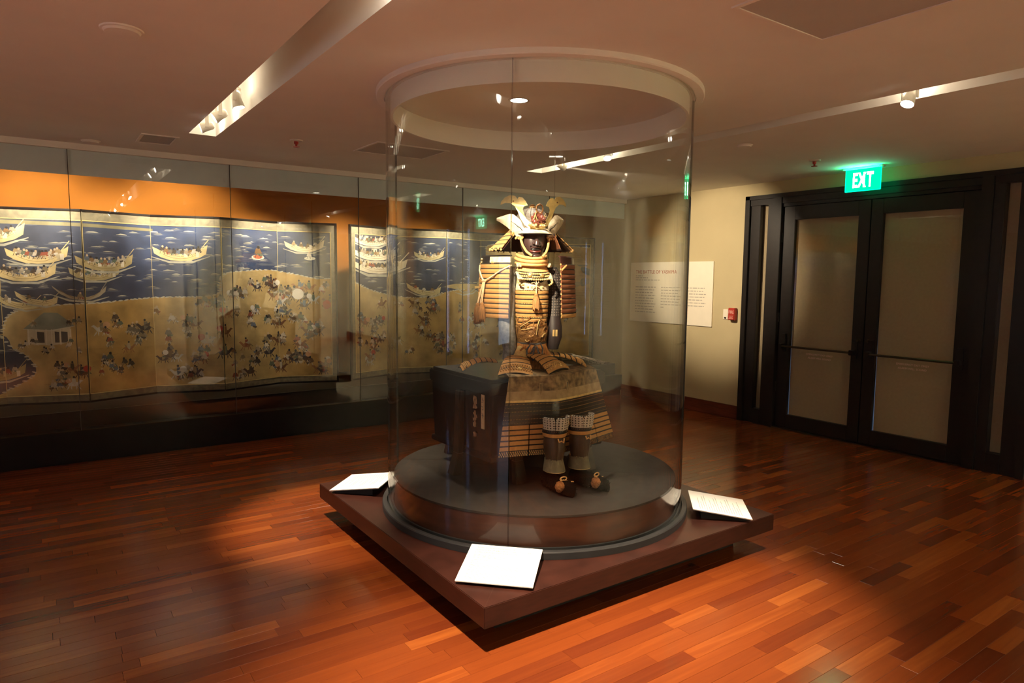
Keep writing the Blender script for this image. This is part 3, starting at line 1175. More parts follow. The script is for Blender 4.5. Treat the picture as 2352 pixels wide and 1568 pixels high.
class Screen:
    def __init__(s, pts, name, label):
        s.p = [Vector((a, c)) for a, c in pts]
        s.L = [(s.p[i + 1] - s.p[i]).length for i in range(len(s.p) - 1)]
        s.cum = [0]
        for l in s.L:
            s.cum.append(s.cum[-1] + l)
        s.W = s.cum[-1]
        s.root = thing(name, label, 'folding screen', (s.p[0].x, s.p[0].y, ZD), group=None)
        s.v, s.f, s.c, s.bb = ([[] for _ in s.L] for _ in range(4))

    def at(s, k, u, v, h):
        t = (s.p[k + 1] - s.p[k]) / s.L[k]
        n = Vector((t.y, -t.x))
        q = s.p[k] + t * (u - s.cum[k]) + n * h
        return (q.x, q.y, ZD + v)

    def poly(s, pts, col, lift=0):
        """a flat painted shape; cut at the folds, kept inside the gilt fillet"""
        for k in range(len(s.L)):
            q = clip(pts, 0, s.cum[k] + (.075 if k == 0 else .004), 1)
            q = clip(q, 0, s.cum[k + 1] - (.075 if k == len(s.L) - 1 else .004), -1)
            q = clip(q, 1, .085, 1)
            q = clip(q, 1, SH - .105, -1)
            if len(q) < 3:
                continue
            us, ws = [a for a, _ in q], [c for _, c in q]
            x0, x1, z0, z1 = min(us), max(us), min(ws), max(ws)
            lv = 0
            if s.bb[k]:
                A = np.array(s.bb[k])
                hit = (A[:, 0] < x1) & (A[:, 1] > x0) & (A[:, 2] < z1) & (A[:, 3] > z0)
                if hit.any():
                    lv = A[hit, 4].max() + 1
            s.bb[k].append((x0, x1, z0, z1, lv))
            h = .0115 + .00003 * lv
            b0 = len(s.v[k])
            s.v[k] += [s.at(k, u, v, h) for u, v in q]
            s.c[k] += [col] * len(q)
            s.f[k].append(tuple(range(b0, b0 + len(q))))

    def finish(s):
        for k in range(len(s.L)):
            first, last = k == 0, k == len(s.L) - 1
            u0, u1 = s.cum[k], s.cum[k + 1]

            def slab(bb, a, c, d, e, h0, h1):
                P = [s.at(k, a, d, h0), s.at(k, c, d, h0), s.at(k, c, d, h1), s.at(k, a, d, h1)]
                Q = [s.at(k, a, e, h0), s.at(k, c, e, h0), s.at(k, c, e, h1), s.at(k, a, e, h1)]
                bb.hexa(P + Q)
            b = MB()
            slab(b, u0 + .001, u1 - .001, 0, SH, -.010, .010)
            core = b.build('panel', M['border'], s.root)
            fr = [(u0, u1, 0, .018), (u0, u1, SH - .018, SH)]
            if first:
                fr.append((u0, u0 + .02, .018, SH - .018))
            if last:
                fr.append((u1 - .02, u1, .018, SH - .018))
            for q in fr:
                b = MB()
                slab(b, *q, -.012, .017)
                b.build('lacquer_rail', M['frameblk'], core)
            a0 = u0 + (.066 if first else 0)
            a1 = u1 - (.066 if last else 0)
            fl = [(a0, a1, .076, .083), (a0, a1, SH - .103, SH - .096)]
            fl.append((a0, a0 + .007, .083, SH - .103) if first else (u0, u0 + .0035, .083, SH - .103))
            if last:
                fl.append((a1 - .007, a1, .083, SH - .103))
            for q in fl:
                b = MB()
                slab(b, *q, .010, .0145)
                b.build('gilt_fillet', M['goldline'], core)
            b = MB()
            b.v, b.f = s.v[k], s.f[k]
            b.mi = [0] * len(b.f)
            o = b.build('painting', M['paint'], core, cols=s.c[k])
            o['kind'] = 'stuff'


def clip(pts, ax, lim, sg):
    out = []
    n = len(pts)
    for i in range(n):
        a, c = pts[i], pts[(i + 1) % n]
        ia, ic = (a[ax] - lim) * sg >= 0, (c[ax] - lim) * sg >= 0
        if ia:
            out.append(a)
        if ia != ic:
            t = (lim - a[ax]) / (c[ax] - a[ax])
            out.append((a[0] + t * (c[0] - a[0]), a[1] + t * (c[1] - a[1])))
    return out


PR = random.Random(5)
SEA = (.040, .060, .125)
SEA2 = (.055, .062, .085)
SAND = (.44, .285, .095)
SAND2 = (.47, .36, .17)
FOAM = (.62, .60, .48)
HULL = (.66, .52, .26)
PAL = [(.50, .45, .36), (.56, .50, .40), (.07, .055, .045), (.09, .07, .05), (.26, .075, .045), (.16, .14, .11), (.22, .13, .06), (.15, .10, .055), (.11, .14, .10), (.12, .15, .20), (.40, .35, .26), (.30, .25, .18), (.34, .25, .13), (.24, .19, .11)]


def ell(u, v, a, c, rot=0, n=9):
    return [(u + a * math.cos(t) * math.cos(rot) - c * math.sin(t) * math.sin(rot), v + a * math.cos(t) * math.sin(rot) + c * math.sin(t) * math.cos(rot)) for t in [2 * PI * i / n for i in range(n)]]


def strip(pts, w):
    up, lo = [], []
    for i, (a, c) in enumerate(pts):
        p0, p1 = pts[max(0, i - 1)], pts[min(len(pts) - 1, i + 1)]
        d = math.hypot(p1[0] - p0[0], p1[1] - p0[1]) or 1
        nx, ny = -(p1[1] - p0[1]) / d, (p1[0] - p0[0]) / d
        ww = w * (1 if 0 < i < len(pts) - 1 else .3)
        up.append((a + nx * ww, c + ny * ww))
        lo.append((a - nx * ww, c - ny * ww))
    return up + lo[::-1]


def wave(S, u, v, w):
    """a small white-capped wave: a foam crest and a thin trough line"""
    n = 5
    top = [(u - w / 2 + w * i / n, v + w * .10 * math.sin(PI * i / n) * PR.uniform(.5, 1.3)) for i in range(n + 1)]
    bot = [(u + w / 2 - w * i / n, v - w * .02) for i in range(n + 1)]
    k = PR.uniform(.35, .85)
    S.poly(top + bot, tuple(x * k for x in FOAM))
    S.poly(strip([(u - w * .8, v - w * .10), (u, v - w * .13), (u + w * .8, v - w * .08)], .0022), (.16, .18, .22))


def figure(S, u, v, z=1.0):
    """a small warrior: robe, head, limbs"""
    c1, c2 = PR.choice(PAL), PR.choice(PAL)
    a = .020 * z
    l = PR.choice((-1, 1))
    S.poly([(u - a, v), (u - a * .5, v + a * 1.3), (u + a * .6, v + a * 1.25), (u + a * 1.2, v + a * .1), (u + a * .2, v - a * .35)], c1)
    S.poly([(u - a * .2, v + a * .1), (u + l * a * 1.5, v - a * .2), (u + l * a * 1.1, v - a * .8), (u, v - a * .5)], c2)
    S.poly(strip([(u - a * .4, v - a * .2), (u - a * .9, v - a * 1.3)], a * .28), PR.choice(PAL[:4]))
    S.poly(strip([(u + a * .4, v - a * .2), (u + a * .8, v - a * 1.25)], a * .28), PR.choice(PAL[:4]))
    S.poly(ell(u + l * a * .2, v + a * 1.6, a * .42, a * .45, n=7), (.50, .38, .24) if PR.random() < .5 else (.03, .028, .03))
    if PR.random() < .55:
        S.poly(strip([(u + l * a * .3, v + a * .9), (u + l * a * 2.6, v + a * PR.uniform(.2, 2.4))], .0016), (.05, .04, .035))


def horse(S, u, v, z=1.0):
    hc = PR.choice([(.16, .075, .035), (.05, .042, .045), (.09, .055, .04), (.55, .52, .46), (.30, .15, .07)])
    l = PR.choice((-1, 1))
    a = .034 * z
    S.poly(ell(u, v, a, a * .5, n=10), hc)
    S.poly([(u + l * a * .5, v + a * .2), (u + l * a * 1.3, v + a * .9), (u + l * a * 1.75, v + a * .6), (u + l * a * 1.4, v + a * .45), (u + l * a * .95, v - a * .1)], hc)
    for (dx, ex) in ((-.7, -1.2), (-.5, -.35), (.55, .5), (.7, 1.35)):
        S.poly(strip([(u + l * a * dx, v - a * .25), (u + l * a * (dx + ex) / 2, v - a * .75), (u + l * a * ex, v - a * 1.15)], a * .11), hc)
    S.poly(strip([(u - l * a * .9, v + a * .2), (u - l * a * 1.5, v - a * .3)], a * .14), (.04, .035, .035))
    S.poly([(u - a * .3, v + a * .25), (u - a * .25, v + a * 1.15), (u + a * .35, v + a * 1.2), (u + a * .45, v + a * .2), (u + l * a * .2, v - a * .4)], PR.choice(PAL))
    S.poly([(u - a * .3, v + a * .5), (u - l * a * .9, v + a * 1.05), (u - l * a * .7, v + a * .2)], PR.choice(PAL))
    S.poly(ell(u + l * a * .1, v + a * 1.45, a * .22, a * .24, n=7), (.04, .036, .04))
    if PR.random() < .4:
        S.poly(ell(u - l * a * .85, v + a * .8, a * .62, a * .62, n=12), PR.choice([(.66, .62, .54), (.52, .30, .16), (.40, .06, .04)]))


def boat(S, u0, u1, v, crew=8, col=HULL, tilt=0.0, rise=.15, deep=.22):
    w = u1 - u0

    def h(t):
        return v + tilt * (t - .5) * w
    top = [(u0 + w * t, h(t) + w * rise * (abs(2 * t - 1) ** 2.2) * (1.25 if t > .5 else .9) + w * deep * .55) for t in [i / 8 for i in range(9)]]
    bot = [(u0 + w * t, h(t) + w * (rise + .02) * (abs(2 * t - 1) ** 2.6) - w * .02) for t in (.97, .85, .68, .5, .32, .15, .03)]
    S.poly(strip([(u0 - w * .03, h(0) + w * .06), (u0 + w * .3, h(.3) - w * .045), (u0 + w * .7, h(.7) - w * .045), (u1 + w * .04, h(1) + w * .08)], w * .02), tuple(x * .7 for x in FOAM))
    S.poly(top + bot, col)
    for q in (.35, .68):
        S.poly(strip([(a + (c_ - a) * 0, d + (e - d) * q) for (a, d), (c_, e) in zip(top[1:8], bot[::-1])], .0016), (.25, .17, .07))
    for i in range(crew):
        t = .14 + .72 * (i + .5) / crew
        figure(S, u0 + w * t, h(t) + w * rise * (abs(2 * t - 1) ** 2.2) + w * deep * .58, 1.0 * min(1.2, w / .38))
        if PR.random() < .35:
            a = u0 + w * (t + .03)
            S.poly([(a, h(t) + w * .06), (a + w * .06, h(t) + w * .06), (a + w * .06, h(t) + w * .17), (a, h(t) + w * .17)], PR.choice([(.60, .50, .30), (.50, .42, .27), (.66, .60, .46)]))
    S.poly(strip([top[7], (u1 + w * .02, top[8][1] + w * .10)], w * .022), tuple(x * 1.05 for x in col))


def sandshape(S, pts, col=SAND):
    S.poly(pts, col)


def shore(S, pts):
    for i in range(len(pts) - 1):
        a, c = pts[i], pts[i + 1]
        n = max(1, int(math.hypot(c[0] - a[0], c[1] - a[1]) / .035))
        for k in range(n):
            t = (k + PR.random() * .6) / n
            S.poly(ell(a[0] + (c[0] - a[0]) * t, a[1] + (c[1] - a[1]) * t, .022, .007, PR.uniform(-.4, .4), 7), tuple(x * .8 for x in FOAM))


def smooth_line(pts, n=5):
    out = []
    m = len(pts)
    for i in range(m - 1):
        p0, p1, p2, p3 = pts[max(0, i - 1)], pts[i], pts[i + 1], pts[min(m - 1, i + 2)]
        for k in range(n):
            t = k / n
            out.append(tuple(.5 * (2 * p1[j] + (p2[j] - p0[j]) * t + (2 * p0[j] - 5 * p1[j] + 4 * p2[j] - p3[j]) * t * t + (3 * p1[j] - p0[j] - 3 * p2[j] + p3[j]) * t ** 3) for j in (0, 1)))
    out.append(pts[-1])
    return out


def sand_quads(S, top, low, col, col2):
    """sand below a shoreline as narrow upright strips, its hue drifting from strip to strip"""
    top = smooth_line(top)
    for (a, c) in zip(top[:-1], top[1:]):
        if c[0] - a[0] < 1e-4:
            continue
        k = .5 + .5 * math.sin(a[0] * 3.1)
        S.poly([(a[0], low), (c[0] + .0005, low), (c[0] + .0005, c[1]), (a[0], a[1])], tuple(x + (z - x) * k for x, z in zip(col, col2)))
    return top


def base_sea(S, n=64):
    W = S.W
    for i in range(n):
        a, c = W * i / n, W * (i + 1) / n + .001
        k = .5 + .5 * math.sin(1.7 * i * W / n + .6)
        S.poly([(a, 0), (c, 0), (c, SH), (a, SH)], tuple(x + (z - x) * k for x, z in zip(SEA, SEA2)))


# screen one, its right part in view
S1 = Screen([(-.90, YN), (-.29, YF), (.32, YN), (.89, YF), (1.485, YN), (2.09, YF), (2.68, YN)], 'folding_screen',
            'six-panel gold folding screen of boats, blue sea and a grey-roofed pavilion')
base_sea(S1)
for i in range(300):
    wave(S1, PR.uniform(.1, 3.75), PR.uniform(.95, 1.62), PR.uniform(.04, .11))
for i in range(20):
    wave(S1, PR.uniform(.1, .8), PR.uniform(.15, .9), PR.uniform(.05, .11))
S1.poly([(.66, 1.60), (1.9, 1.585), (1.9, 1.61), (.66, 1.635)], (.20, .18, .10))
t1 = sand_quads(S1, [(.63, .66), (.685, .798), (.853, .874), (1.258, .904), (1.402, .909), (1.872, .948), (2.42, .970), (2.484, 1.092), (2.53, 1.185), (2.744, 1.217), (3.044, 1.23), (3.324, 1.187), (3.55, 1.142), (3.80, 1.16)], .0, SAND, SAND2)
shore(S1, t1)
inl = [(.0, .10), (.0, .66), (.60, .64), (.703, .509), (.798, .448), (.866, .348), (.856, .27), (.752, .195), (.592, .109), (.3, .05)]
S1.poly([(.0, .0), (.63, .0), (.63, .64), (.0, .66)], SAND2)
S1.poly(smooth_line(inl, 4), SEA2)
shore(S1, inl[2:9])
for i in range(9):
    wave(S1, PR.uniform(.2, .78), PR.uniform(.2, .5), .09)
boat(S1, .35, .80, .235, 6, (.34, .29, .14))
boat(S1, .30, .85, 1.44, 9)
boat(S1, .687, 1.172, 1.265, 12)
boat(S1, .58, 1.073, 1.11, 8)
boat(S1, 1.16, 1.58, 1.12, 8, (.42, .35, .18))
boat(S1, 1.214, 1.702, 1.21, 9, (.42, .34, .17))
boat(S1, 1.89, 2.383, 1.315, 10)
boat(S1, .56, .935, .875, 2, (.60, .50, .26), -.25)
boat(S1, .743, 1.071, .90, 2, (.58, .47, .25), -.2)
boat(S1, 1.025, 1.458, .945, 1, (.36, .31, .22), -.08, .22, .07)
boat(S1, 3.209, 3.624, 1.435, 4, (.70, .60, .38))
S1.poly(ell(2.90, 1.36, .075, .028), FOAM)
S1.poly(ell(2.90, 1.365, .055, .022), (.45, .13, .07))
figure(S1, 2.90, 1.40, 2.0)
S1.poly(ell(3.47, 1.36, .06, .02), FOAM)
figure(S1, 3.46, 1.385, 1.2)
# pavilion
S1.poly([(.82, .68), (.82, .545), (1.002, .529), (1.156, .558), (1.156, .70)], (.56, .50, .36))
S1.poly([(.79, .680), (.955, .825), (1.06, .822), (1.19, .705), (1.002, .665)], (.24, .27, .22))
S1.poly(strip([(.79, .680), (1.002, .663), (1.19, .703)], .006), (.60, .56, .44))
for a, c in ((.89, .95), (1.03, 1.065), (1.08, 1.13)):
    S1.poly([(a, .555), (c, .555), (c, .65), (a, .655)], (.09, .08, .07))
for x in (.825, .885, .96, 1.002, 1.07, 1.15):
    S1.poly([(x, .535), (x + .009, .535), (x + .009, .675), (x, .675)], (.66, .60, .46))
for i in range(14):
    figure(S1, .70 + .55 * PR.random(), PR.choice((.50, .56, .74, .80)) + PR.uniform(-.03, .03), 1.0)


def crowd(S, n, u0, u1, v0, v1, z=1.0, hp=.45):
    for i in range(n):
        u = PR.uniform(u0, u1)
        v = PR.uniform(v0, v1)
        if PR.random() < hp:
            horse(S, u, v, z * PR.uniform(.8, 1.15))
            if PR.random() < .5:
                figure(S, u + PR.uniform(-.06, .06), v + PR.uniform(-.04, .06), z)
        else:
            for k in range(PR.randint(2, 4)):
                figure(S, u + PR.uniform(-.05, .05), v + PR.uniform(-.035, .035), z * PR.uniform(.8, 1.2))


crowd(S1, 8, .95, 1.28, .12, .45, 1.3)
crowd(S1, 13, 1.30, 1.86, .12, .85, 1.35)
crowd(S1, 26, 1.88, 2.48, .12, .90, 1.35)
crowd(S1, 36, 2.50, 3.14, .12, 1.14, 1.4)
crowd(S1, 40, 3.12, 3.72, .12, 1.06, 1.45, .6)
S1.poly(ell(3.34, .975, .06, .06, n=16), (.70, .66, .56))
S1.poly(ell(3.64, .86, .045, .05, n=14), (.45, .05, .035))
S1.finish()

S2 = Screen([(2.82, YN), (3.43, YF), (4.05, YN), (4.66, YF), (5.27, YN), (5.88, YF), (6.455, YN)], 'folding_screen',
            'six-panel gold folding screen crowded with ships, standing behind the armour')
base_sea(S2)
for i in range(190):
    wave(S2, PR.uniform(.1, 3.7), PR.uniform(.95, 1.62), PR.uniform(.04, .10))
t2 = sand_quads(S2, [(.0, 1.14), (.092, 1.096), (.292, 1.021), (.522, .968), (.835, .925), (1.1, .941), (1.328, 1.0), (1.7, 1.03), (1.95, 1.02), (2.02, 1.45), (2.10, 1.60), (3.2, 1.62), (3.83, 1.60)], 0, SAND, SAND2)
shore(S2, t2)
S2.poly(ell(1.6, 1.06, .34, .035), SAND2)
for v in (1.53, 1.37, 1.22):
    boat(S2, .02, .60 + (1.53 - v) * .7, v, 13, (.70, .63, .46), 0, .10, .14)
boat(S2, .89, 1.261, 1.38, 6, (.50, .42, .24))
boat(S2, .80, 1.22, .96, 3, (.56, .47, .26), -.16)
boat(S2, 1.45, 1.9, .98, 0, (.42, .38, .26), .1, .22, .08)
crowd(S2, 22, .10, .62, .14, .88, 1.35)
crowd(S2, 20, .62, 1.28, .14, .88, 1.35)
crowd(S2, 18, 1.30, 1.95, .14, .85, 1.35)
crowd(S2, 34, 2.0, 3.7, .14, 1.1, 1.3)
# rocks, roofs and trees on the last panels
for i in range(26):
    S2.poly(ell(PR.uniform(2.2, 3.7), PR.uniform(.9, 1.5), PR.uniform(.04, .12), PR.uniform(.02, .06), PR.uniform(-.5, .5)), PR.choice([(.30, .24, .12), (.20, .20, .13), (.14, .18, .13), (.50, .40, .20)]))
S2.poly([(3.15, 1.38), (3.30, 1.52), (3.56, 1.52), (3.72, 1.36)], (.50, .38, .20))
for k in range(5):
    S2.poly(strip([(3.18 + k * .01, 1.38 + k * .03), (3.70 - k * .025, 1.37 + k * .03)], .004), (.24, .16, .08))
S2.finish()

# ------------------------------------------------------------------ platform, podium and glass cylinder
CX, CY = 2.494, 3.304
PS = 2.05 / 2
PT = .21          # platform top
pl = thing('display_platform', 'low square dark wood platform carrying the glass cylinder', 'platform', (CX, CY, 0))
b = MB()
b.box(CX - PS, CX + PS, CY - PS, CY + PS, .113, PT - .0)
b.build('top_slab', M['platform'], pl, bevel=.003)
b = MB()
i_ = .16
b.box(CX - PS + i_, CX + PS - i_, CY - PS + i_, CY + PS - i_, 0, .113)
b.build('plinth', M['plinth'], pl)
# mitre joints of the slab, as hairline inlays running to the corners
for a in (45, 135, 225, 315):
    d = Vector((math.cos(math.radians(a)), math.sin(math.radians(a)), 0))
    s_ = Vector((-d.y, d.x, 0))
    MB().obox(Vector((CX, CY, PT - .0002)) + d * 1.19, d * .25, s_ * .0010, Vector((0, 0, .0003))).build('mitre_joint', M['podium_side'], pl)

gc = thing('glass_cylinder_case', 'tall round glass display case reaching to the ceiling around the armour', 'display case', (CX, CY, PT))
R_G, T_G = .905, .012
b = MB()
b.lathe([(.875, PT + .0006), (.94, PT + .0006), (.94, PT + .034), (.936, PT + .040), (.912, PT + .040), (.912, PT + .026), (.886, PT + .026), (.886, PT + .040), (.875, PT + .040), (.875, PT + .0006)], 96, (CX, CY, 0))
b.build('base_ring', M['ring'], gc, smooth=True, angle=30)
for k in range(4):
    a0 = math.radians(45 + 90 * k) + .0022
    a1 = math.radians(135 + 90 * k) - .0022
    b = MB()
    n = 40
    z0, z1 = PT + .028, 2.622
    vs_, fs = [], []
    for i in range(n + 1):
        an = a0 + (a1 - a0) * i / n
        for (r, z) in ((R_G, z0), (R_G, z1), (R_G - T_G, z1), (R_G - T_G, z0)):
            vs_.append((CX + r * math.cos(an), CY + r * math.sin(an), z))
    for i in range(n):
        for j in range(4):
            l = (j + 1) % 4
            fs.append((i * 4 + j, i * 4 + l, (i + 1) * 4 + l, (i + 1) * 4 + j))
    b.add(vs_, fs)
    b.cur = 1
    b.add(vs_[:4], [(3, 2, 1, 0)])
    b.add(vs_[-4:], [(0, 1, 2, 3)])
    b.build('curved_pane', [M['glass'], M['glassedge']], gc, smooth=True, angle=30)
b = MB()
b.lathe([(.868, ZC), (.957, ZC), (.957, 2.628), (.953, 2.622), (.912, 2.620), (.912, 2.632), (.885, 2.632), (.885, 2.620), (.868, 2.620), (.868, ZC)], 96, (CX, CY, 0))
b.build('ceiling_collar', M['ceiling'], gc, smooth=True, angle=30)
b = MB()
b.lathe([(.876, 2.62), (.876, 2.517), (.862, 2.517), (.862, 2.62)], 96, (CX, CY, 0))
b.build('inner_drum', M['ceiling'], gc, smooth=True, angle=30)

pod = thing('round_podium', 'round charcoal podium with split top inside the glass cylinder', 'podium', (CX, CY, PT))
PZ = .41
for k in range(2):
    b = MB()
    a0 = math.radians(-45 + 180 * k)
    n = 64
    r = .868
    vs_ = []
    for z in (PZ - .012, PZ):
        vs_ += [(CX + r * math.cos(a0 + PI * i / n) + (-math.sin(a0)) * .0007, CY + r * math.sin(a0 + PI * i / n) + math.cos(a0) * .0007, z) for i in range(n + 1)]
    m = n + 1
    fs = [tuple(range(m))[::-1], tuple(range(m, 2 * m))]
    for i in range(m):
        j = (i + 1) % m
        fs.append((i, j, m + j, m + i))
    b.add(vs_, fs)
    b.build('top_half', M['podium'], pod)
b = MB()
b.lathe([(.866, PT + .0006), (.866, PZ - .0125)], 96, (CX, CY, 0), cap=True)
b.build('drum', M['podium_side'], pod, smooth=True, angle=30)
b = MB()
b.lathe([(0, PZ + .0012), (.047, PZ + .0012), (.049, PZ + .0)], 32, (2.487, 2.690, 0))
b.build('cable_hole', M['plinth'], pod)


# tilted label boards on the platform corners
def label_stand(ang, dist, label, front=False):
    o = Vector((math.cos(ang), math.sin(ang), 0))
    s_ = Vector((-o.y, o.x, 0))
    tilt = .114
    W_, D_ = .358, .335
    base = Vector((CX, CY, 0)) + o * dist
    t = thing('label_stand', label, 'label', (base.x, base.y, PT), group='white text labels on the platform corners')
    up = (-o * math.cos(tilt) + Vector((0, 0, math.sin(tilt))))
    nn = s_.cross(up).normalized()
    if nn.z < 0:
        nn = -nn
    c0 = base + Vector((0, 0, .227))
    mid = c0 + up * D_ / 2
    b = MB()
    b.obox(mid, s_ * W_ / 2, up * D_ / 2, nn * .003)
    b.build('board', M['white'], t, bevel=.0008)
    b = MB()
    f0 = base - o * .03
    f1 = base - o * (D_ - .05)
    hw = s_ * (W_ / 2 - .02)
    z0, z1 = .2242 + .03 * .114 - .004, .2242 + (D_ - .05) * .114 - .004
    b.hexa([f0 - hw + Vector((0, 0, PT + .0006)), f0 + hw + Vector((0, 0, PT + .0006)), f1 + hw + Vector((0, 0, PT + .0006)), f1 - hw + Vector((0, 0, PT + .0006)),
            f0 - hw + Vector((0, 0, z0)), f0 + hw + Vector((0, 0, z0)), f1 + hw + Vector((0, 0, z1)), f1 - hw + Vector((0, 0, z1))])
    b.build('wedge_base', M['black'], t)
    ax = -s_ if (-s_).cross(up).dot(nn) > 0 else s_
    org = c0 + nn * .0032 - ax * (W_ / 2 - .035)
    if front:
        text_mesh('TOSEI GUSOKU TYPE ARMOR', .0150, M['ink'], t, org + up * .300, ax, up, depth=.0002, wid=.19)
        text_mesh('GARNITURE OF ABE MASAYOSHI (1700 - 1769)', .0150, M['ink'], t, org + up * .278, ax, up, depth=.0002, wid=.275)
        text_mesh('LORD OF FUKUYAMA FIEFDOM', .0150, M['ink'], t, org + up * .256, ax, up, depth=.0002, wid=.205)
        rows = [(0, .236, .10), (0, .224, .16), (0, .212, .14), (0, .190, .08), (0, .176, .05), (0, .160, .07)]
        rows += [(0, .145 - k * .010, .26 - .02 * (k % 2)) for k in range(4)]
        rows += [(0, .098, .10), (0, .086, .07)] + [(0, .074 - k * .010, .27 - .015 * (k % 3)) for k in range(6)]
    else:
        rows = [(0, .29 - k * .014, (.20, .13, .24, .26, .10)[k % 5]) for k in range(18)]
    text_lines(M['ink'], t, org, ax, up, rows, word=.012, h=.0024, depth=.0002)
    return t


label_stand(math.radians(225), 1.262, 'white text label on the platform corner with the armour title', True)
label_stand(math.radians(135), 1.296, 'white text label on the platform corner towards the wall case')
label_stand(math.radians(-45), 1.296, 'white text label on the platform corner towards the double door')

# ------------------------------------------------------------------ lacquered six-legged chest
KX0, KX1, KY0, KY1, KZ = 2.055, 2.905, 3.135, 3.835, 1.02
ch = thing('lacquer_chest', 'black lacquered six-legged chest the armour is seated on', 'chest', ((KX0 + KX1) / 2, (KY0 + KY1) / 2, PZ))
ZB = .545
b = MB()
tp_ = .012
b.hexa([(KX0 + tp_, KY0 + tp_, ZB), (KX1 - tp_, KY0 + tp_, ZB), (KX1 - tp_, KY1 - tp_, ZB), (KX0 + tp_, KY1 - tp_, ZB),
        (KX0, KY0, KZ - .09), (KX1, KY0, KZ - .09), (KX1, KY1, KZ - .09), (KX0, KY1, KZ - .09)])
b.build('body', M['clacquer'], ch, bevel=.006)
b = MB()
o_ = .014
P = []
nx = 12
for i in range(nx + 1):
    t = i / nx
    P.append(t)
# lid: slightly domed top with rounded rim
prof = [(KX0 - o_, KZ - .088), (KX0 - o_, KZ - .012)]
b.box(KX0 - o_, KX1 + o_, KY0 - o_, KY1 + o_, KZ - .088, KZ - .012)
lid = b.build('lid', M['clacquer'], ch, bevel=.008, seg=3)
b = MB()
b.box(KX0 + .0, KX1 - .0, KY0 + .0, KY1 - .0, KZ - .013, KZ)
b.build('lid_top', M['clacquer'], lid, bevel=.010, seg=3)
b = MB()
b.box(KX0 - .004, KX1 + .004, KY0 - .004, KY1 + .004, ZB - .004, ZB + .03)
b.build('bottom_rail', M['clacquer'], ch, bevel=.005)


def chest_leg(px, py, dx, dy):
    """a splayed leg on a side of the chest, standing outwards along (dx, dy)"""
    b = MB()
    d = Vector((dx, dy, 0))
    s_ = Vector((-dy, dx, 0))
    c1 = Vector((px, py, KZ - .10)) + d * .018
    c0 = Vector((px, py, PZ + .0008)) + d * .055
    cm = Vector((px, py, ZB)) + d * .026
    P = []
    for c, w, t in ((c0, .040, .028), (cm, .031, .020), (c1, .029, .016)):
        P.append([c - s_ * w - d * t, c + s_ * w - d * t, c + s_ * w + d * t, c - s_ * w + d * t])
    for lo, hi in ((0, 1), (1, 2)):
        b.hexa(P[lo] + P[hi])
    return b.build('leg', M['leglacq'], ch, bevel=.004)


ym = (KY0 + KY1) / 2
chest_leg(KX0, ym - .035, -1, 0)
chest_leg(KX1, ym - .06, 1, 0)
for x in (KX0 + .17, KX1 - .15):
    chest_leg(x, KY0, 0, -1)
    chest_leg(x, KY1, 0, 1)
# paper slip and worn gold characters on the end of the chest
XF = KX0 - .0015
b = MB()
b.box(XF, XF + .0015, 3.20, 3.235, .725, .925)
slip = b.build('paper_slip', M['paper'], ch)
b = MB()
for (y_, z_, l, an) in ((3.222, .90, .008, 1.3), (3.216, .893, .010, .2), (3.220, .882, .010, -.3), (3.222, .855, .010, .1), (3.215, .848, .009, 1.2), (3.218, .838, .009, -.4), (3.220, .81, .010, .9), (3.216, .803, .011, .1), (3.218, .795, .007, 1.5)):
    b.obox((XF - .0004, y_, z_), (.0003, 0, 0), (0, math.cos(an) * l, math.sin(an) * l), (0, -math.sin(an) * .0018, math.cos(an) * .0018))
b.build('brush_marks', M['inkdark'], slip)
b = MB()
gold_marks = [(3.305, .900, .012, .1), (3.305, .893, .004, 1.5), (3.293, .880, .02, 1.5), (3.315, .880, .018, 1.35), (3.304, .868, .012, .2), (3.297, .848, .016, 1.1), (3.314, .846, .017, 2.0), (3.305, .835, .009, .1),
              (3.317, .800, .006, 1.5), (3.304, .79, .028, 1.5), (3.293, .785, .010, 1.3), (3.318, .765, .008, 1.5), (3.306, .752, .016, 1.4), (3.316, .735, .012, 1.5), (3.306, .730, .010, 1.5),
              (3.312, .680, .010, 1.2), (3.304, .676, .008, 1.9), (3.308, .668, .007, .1)]
for (y_, z_, l, an) in gold_marks:
    b.obox((XF + .0044 - .03 * max(0, .93 - z_) * 0, y_, z_), (.006, 0, 0), (0, math.cos(an) * l, math.sin(an) * l), (0, -math.sin(an) * .0042, math.cos(an) * .0042))
b.build('gold_characters', M['goldleaf'], ch)

# ------------------------------------------------------------------ samurai armour
AX, AY, AR = 2.475, 3.325, math.radians(-24)
ar = thing('samurai_armor', 'gold-laced samurai armour with horned helmet and mask, seated on the black chest', 'armor', (AX, AY, KZ), AR)
CA, SA = math.cos(AR), math.sin(AR)


def A(x, y, z):
    """armour frame (x to its left hand, -y to its front) to the world; z is the height above the floor"""
    return Vector((AX + CA * x - SA * y, AY + SA * x + CA * y, z))


def ell_row(a, c, z, t0, t1, n, cx=0.0, cy=0.0):
    """points round an ellipse; angle 0 is the front, positive towards the armour's left"""
    return [A(cx + a * math.sin(t), cy - c * math.cos(t), z) for t in [t0 + (t1 - t0) * i / n for i in range(n + 1)]]


def lame(name, rows, mat, parent, th=.004, vm=None):
    """a laced lame: shell with u along its length in metres and v across it"""
    n = len(rows[0])
    ln = [0.0]
    for j in range(1, n):
        ln.append(ln[-1] + (rows[0][j] - rows[0][j - 1]).length)
    nr = len(rows)
    b = MB()
    b.shell(rows, th, uvs=lambda i, j: (ln[j], i / (nr - 1) * (vm or 1)))
    return b.build(name, mat, parent, smooth=True, angle=50)


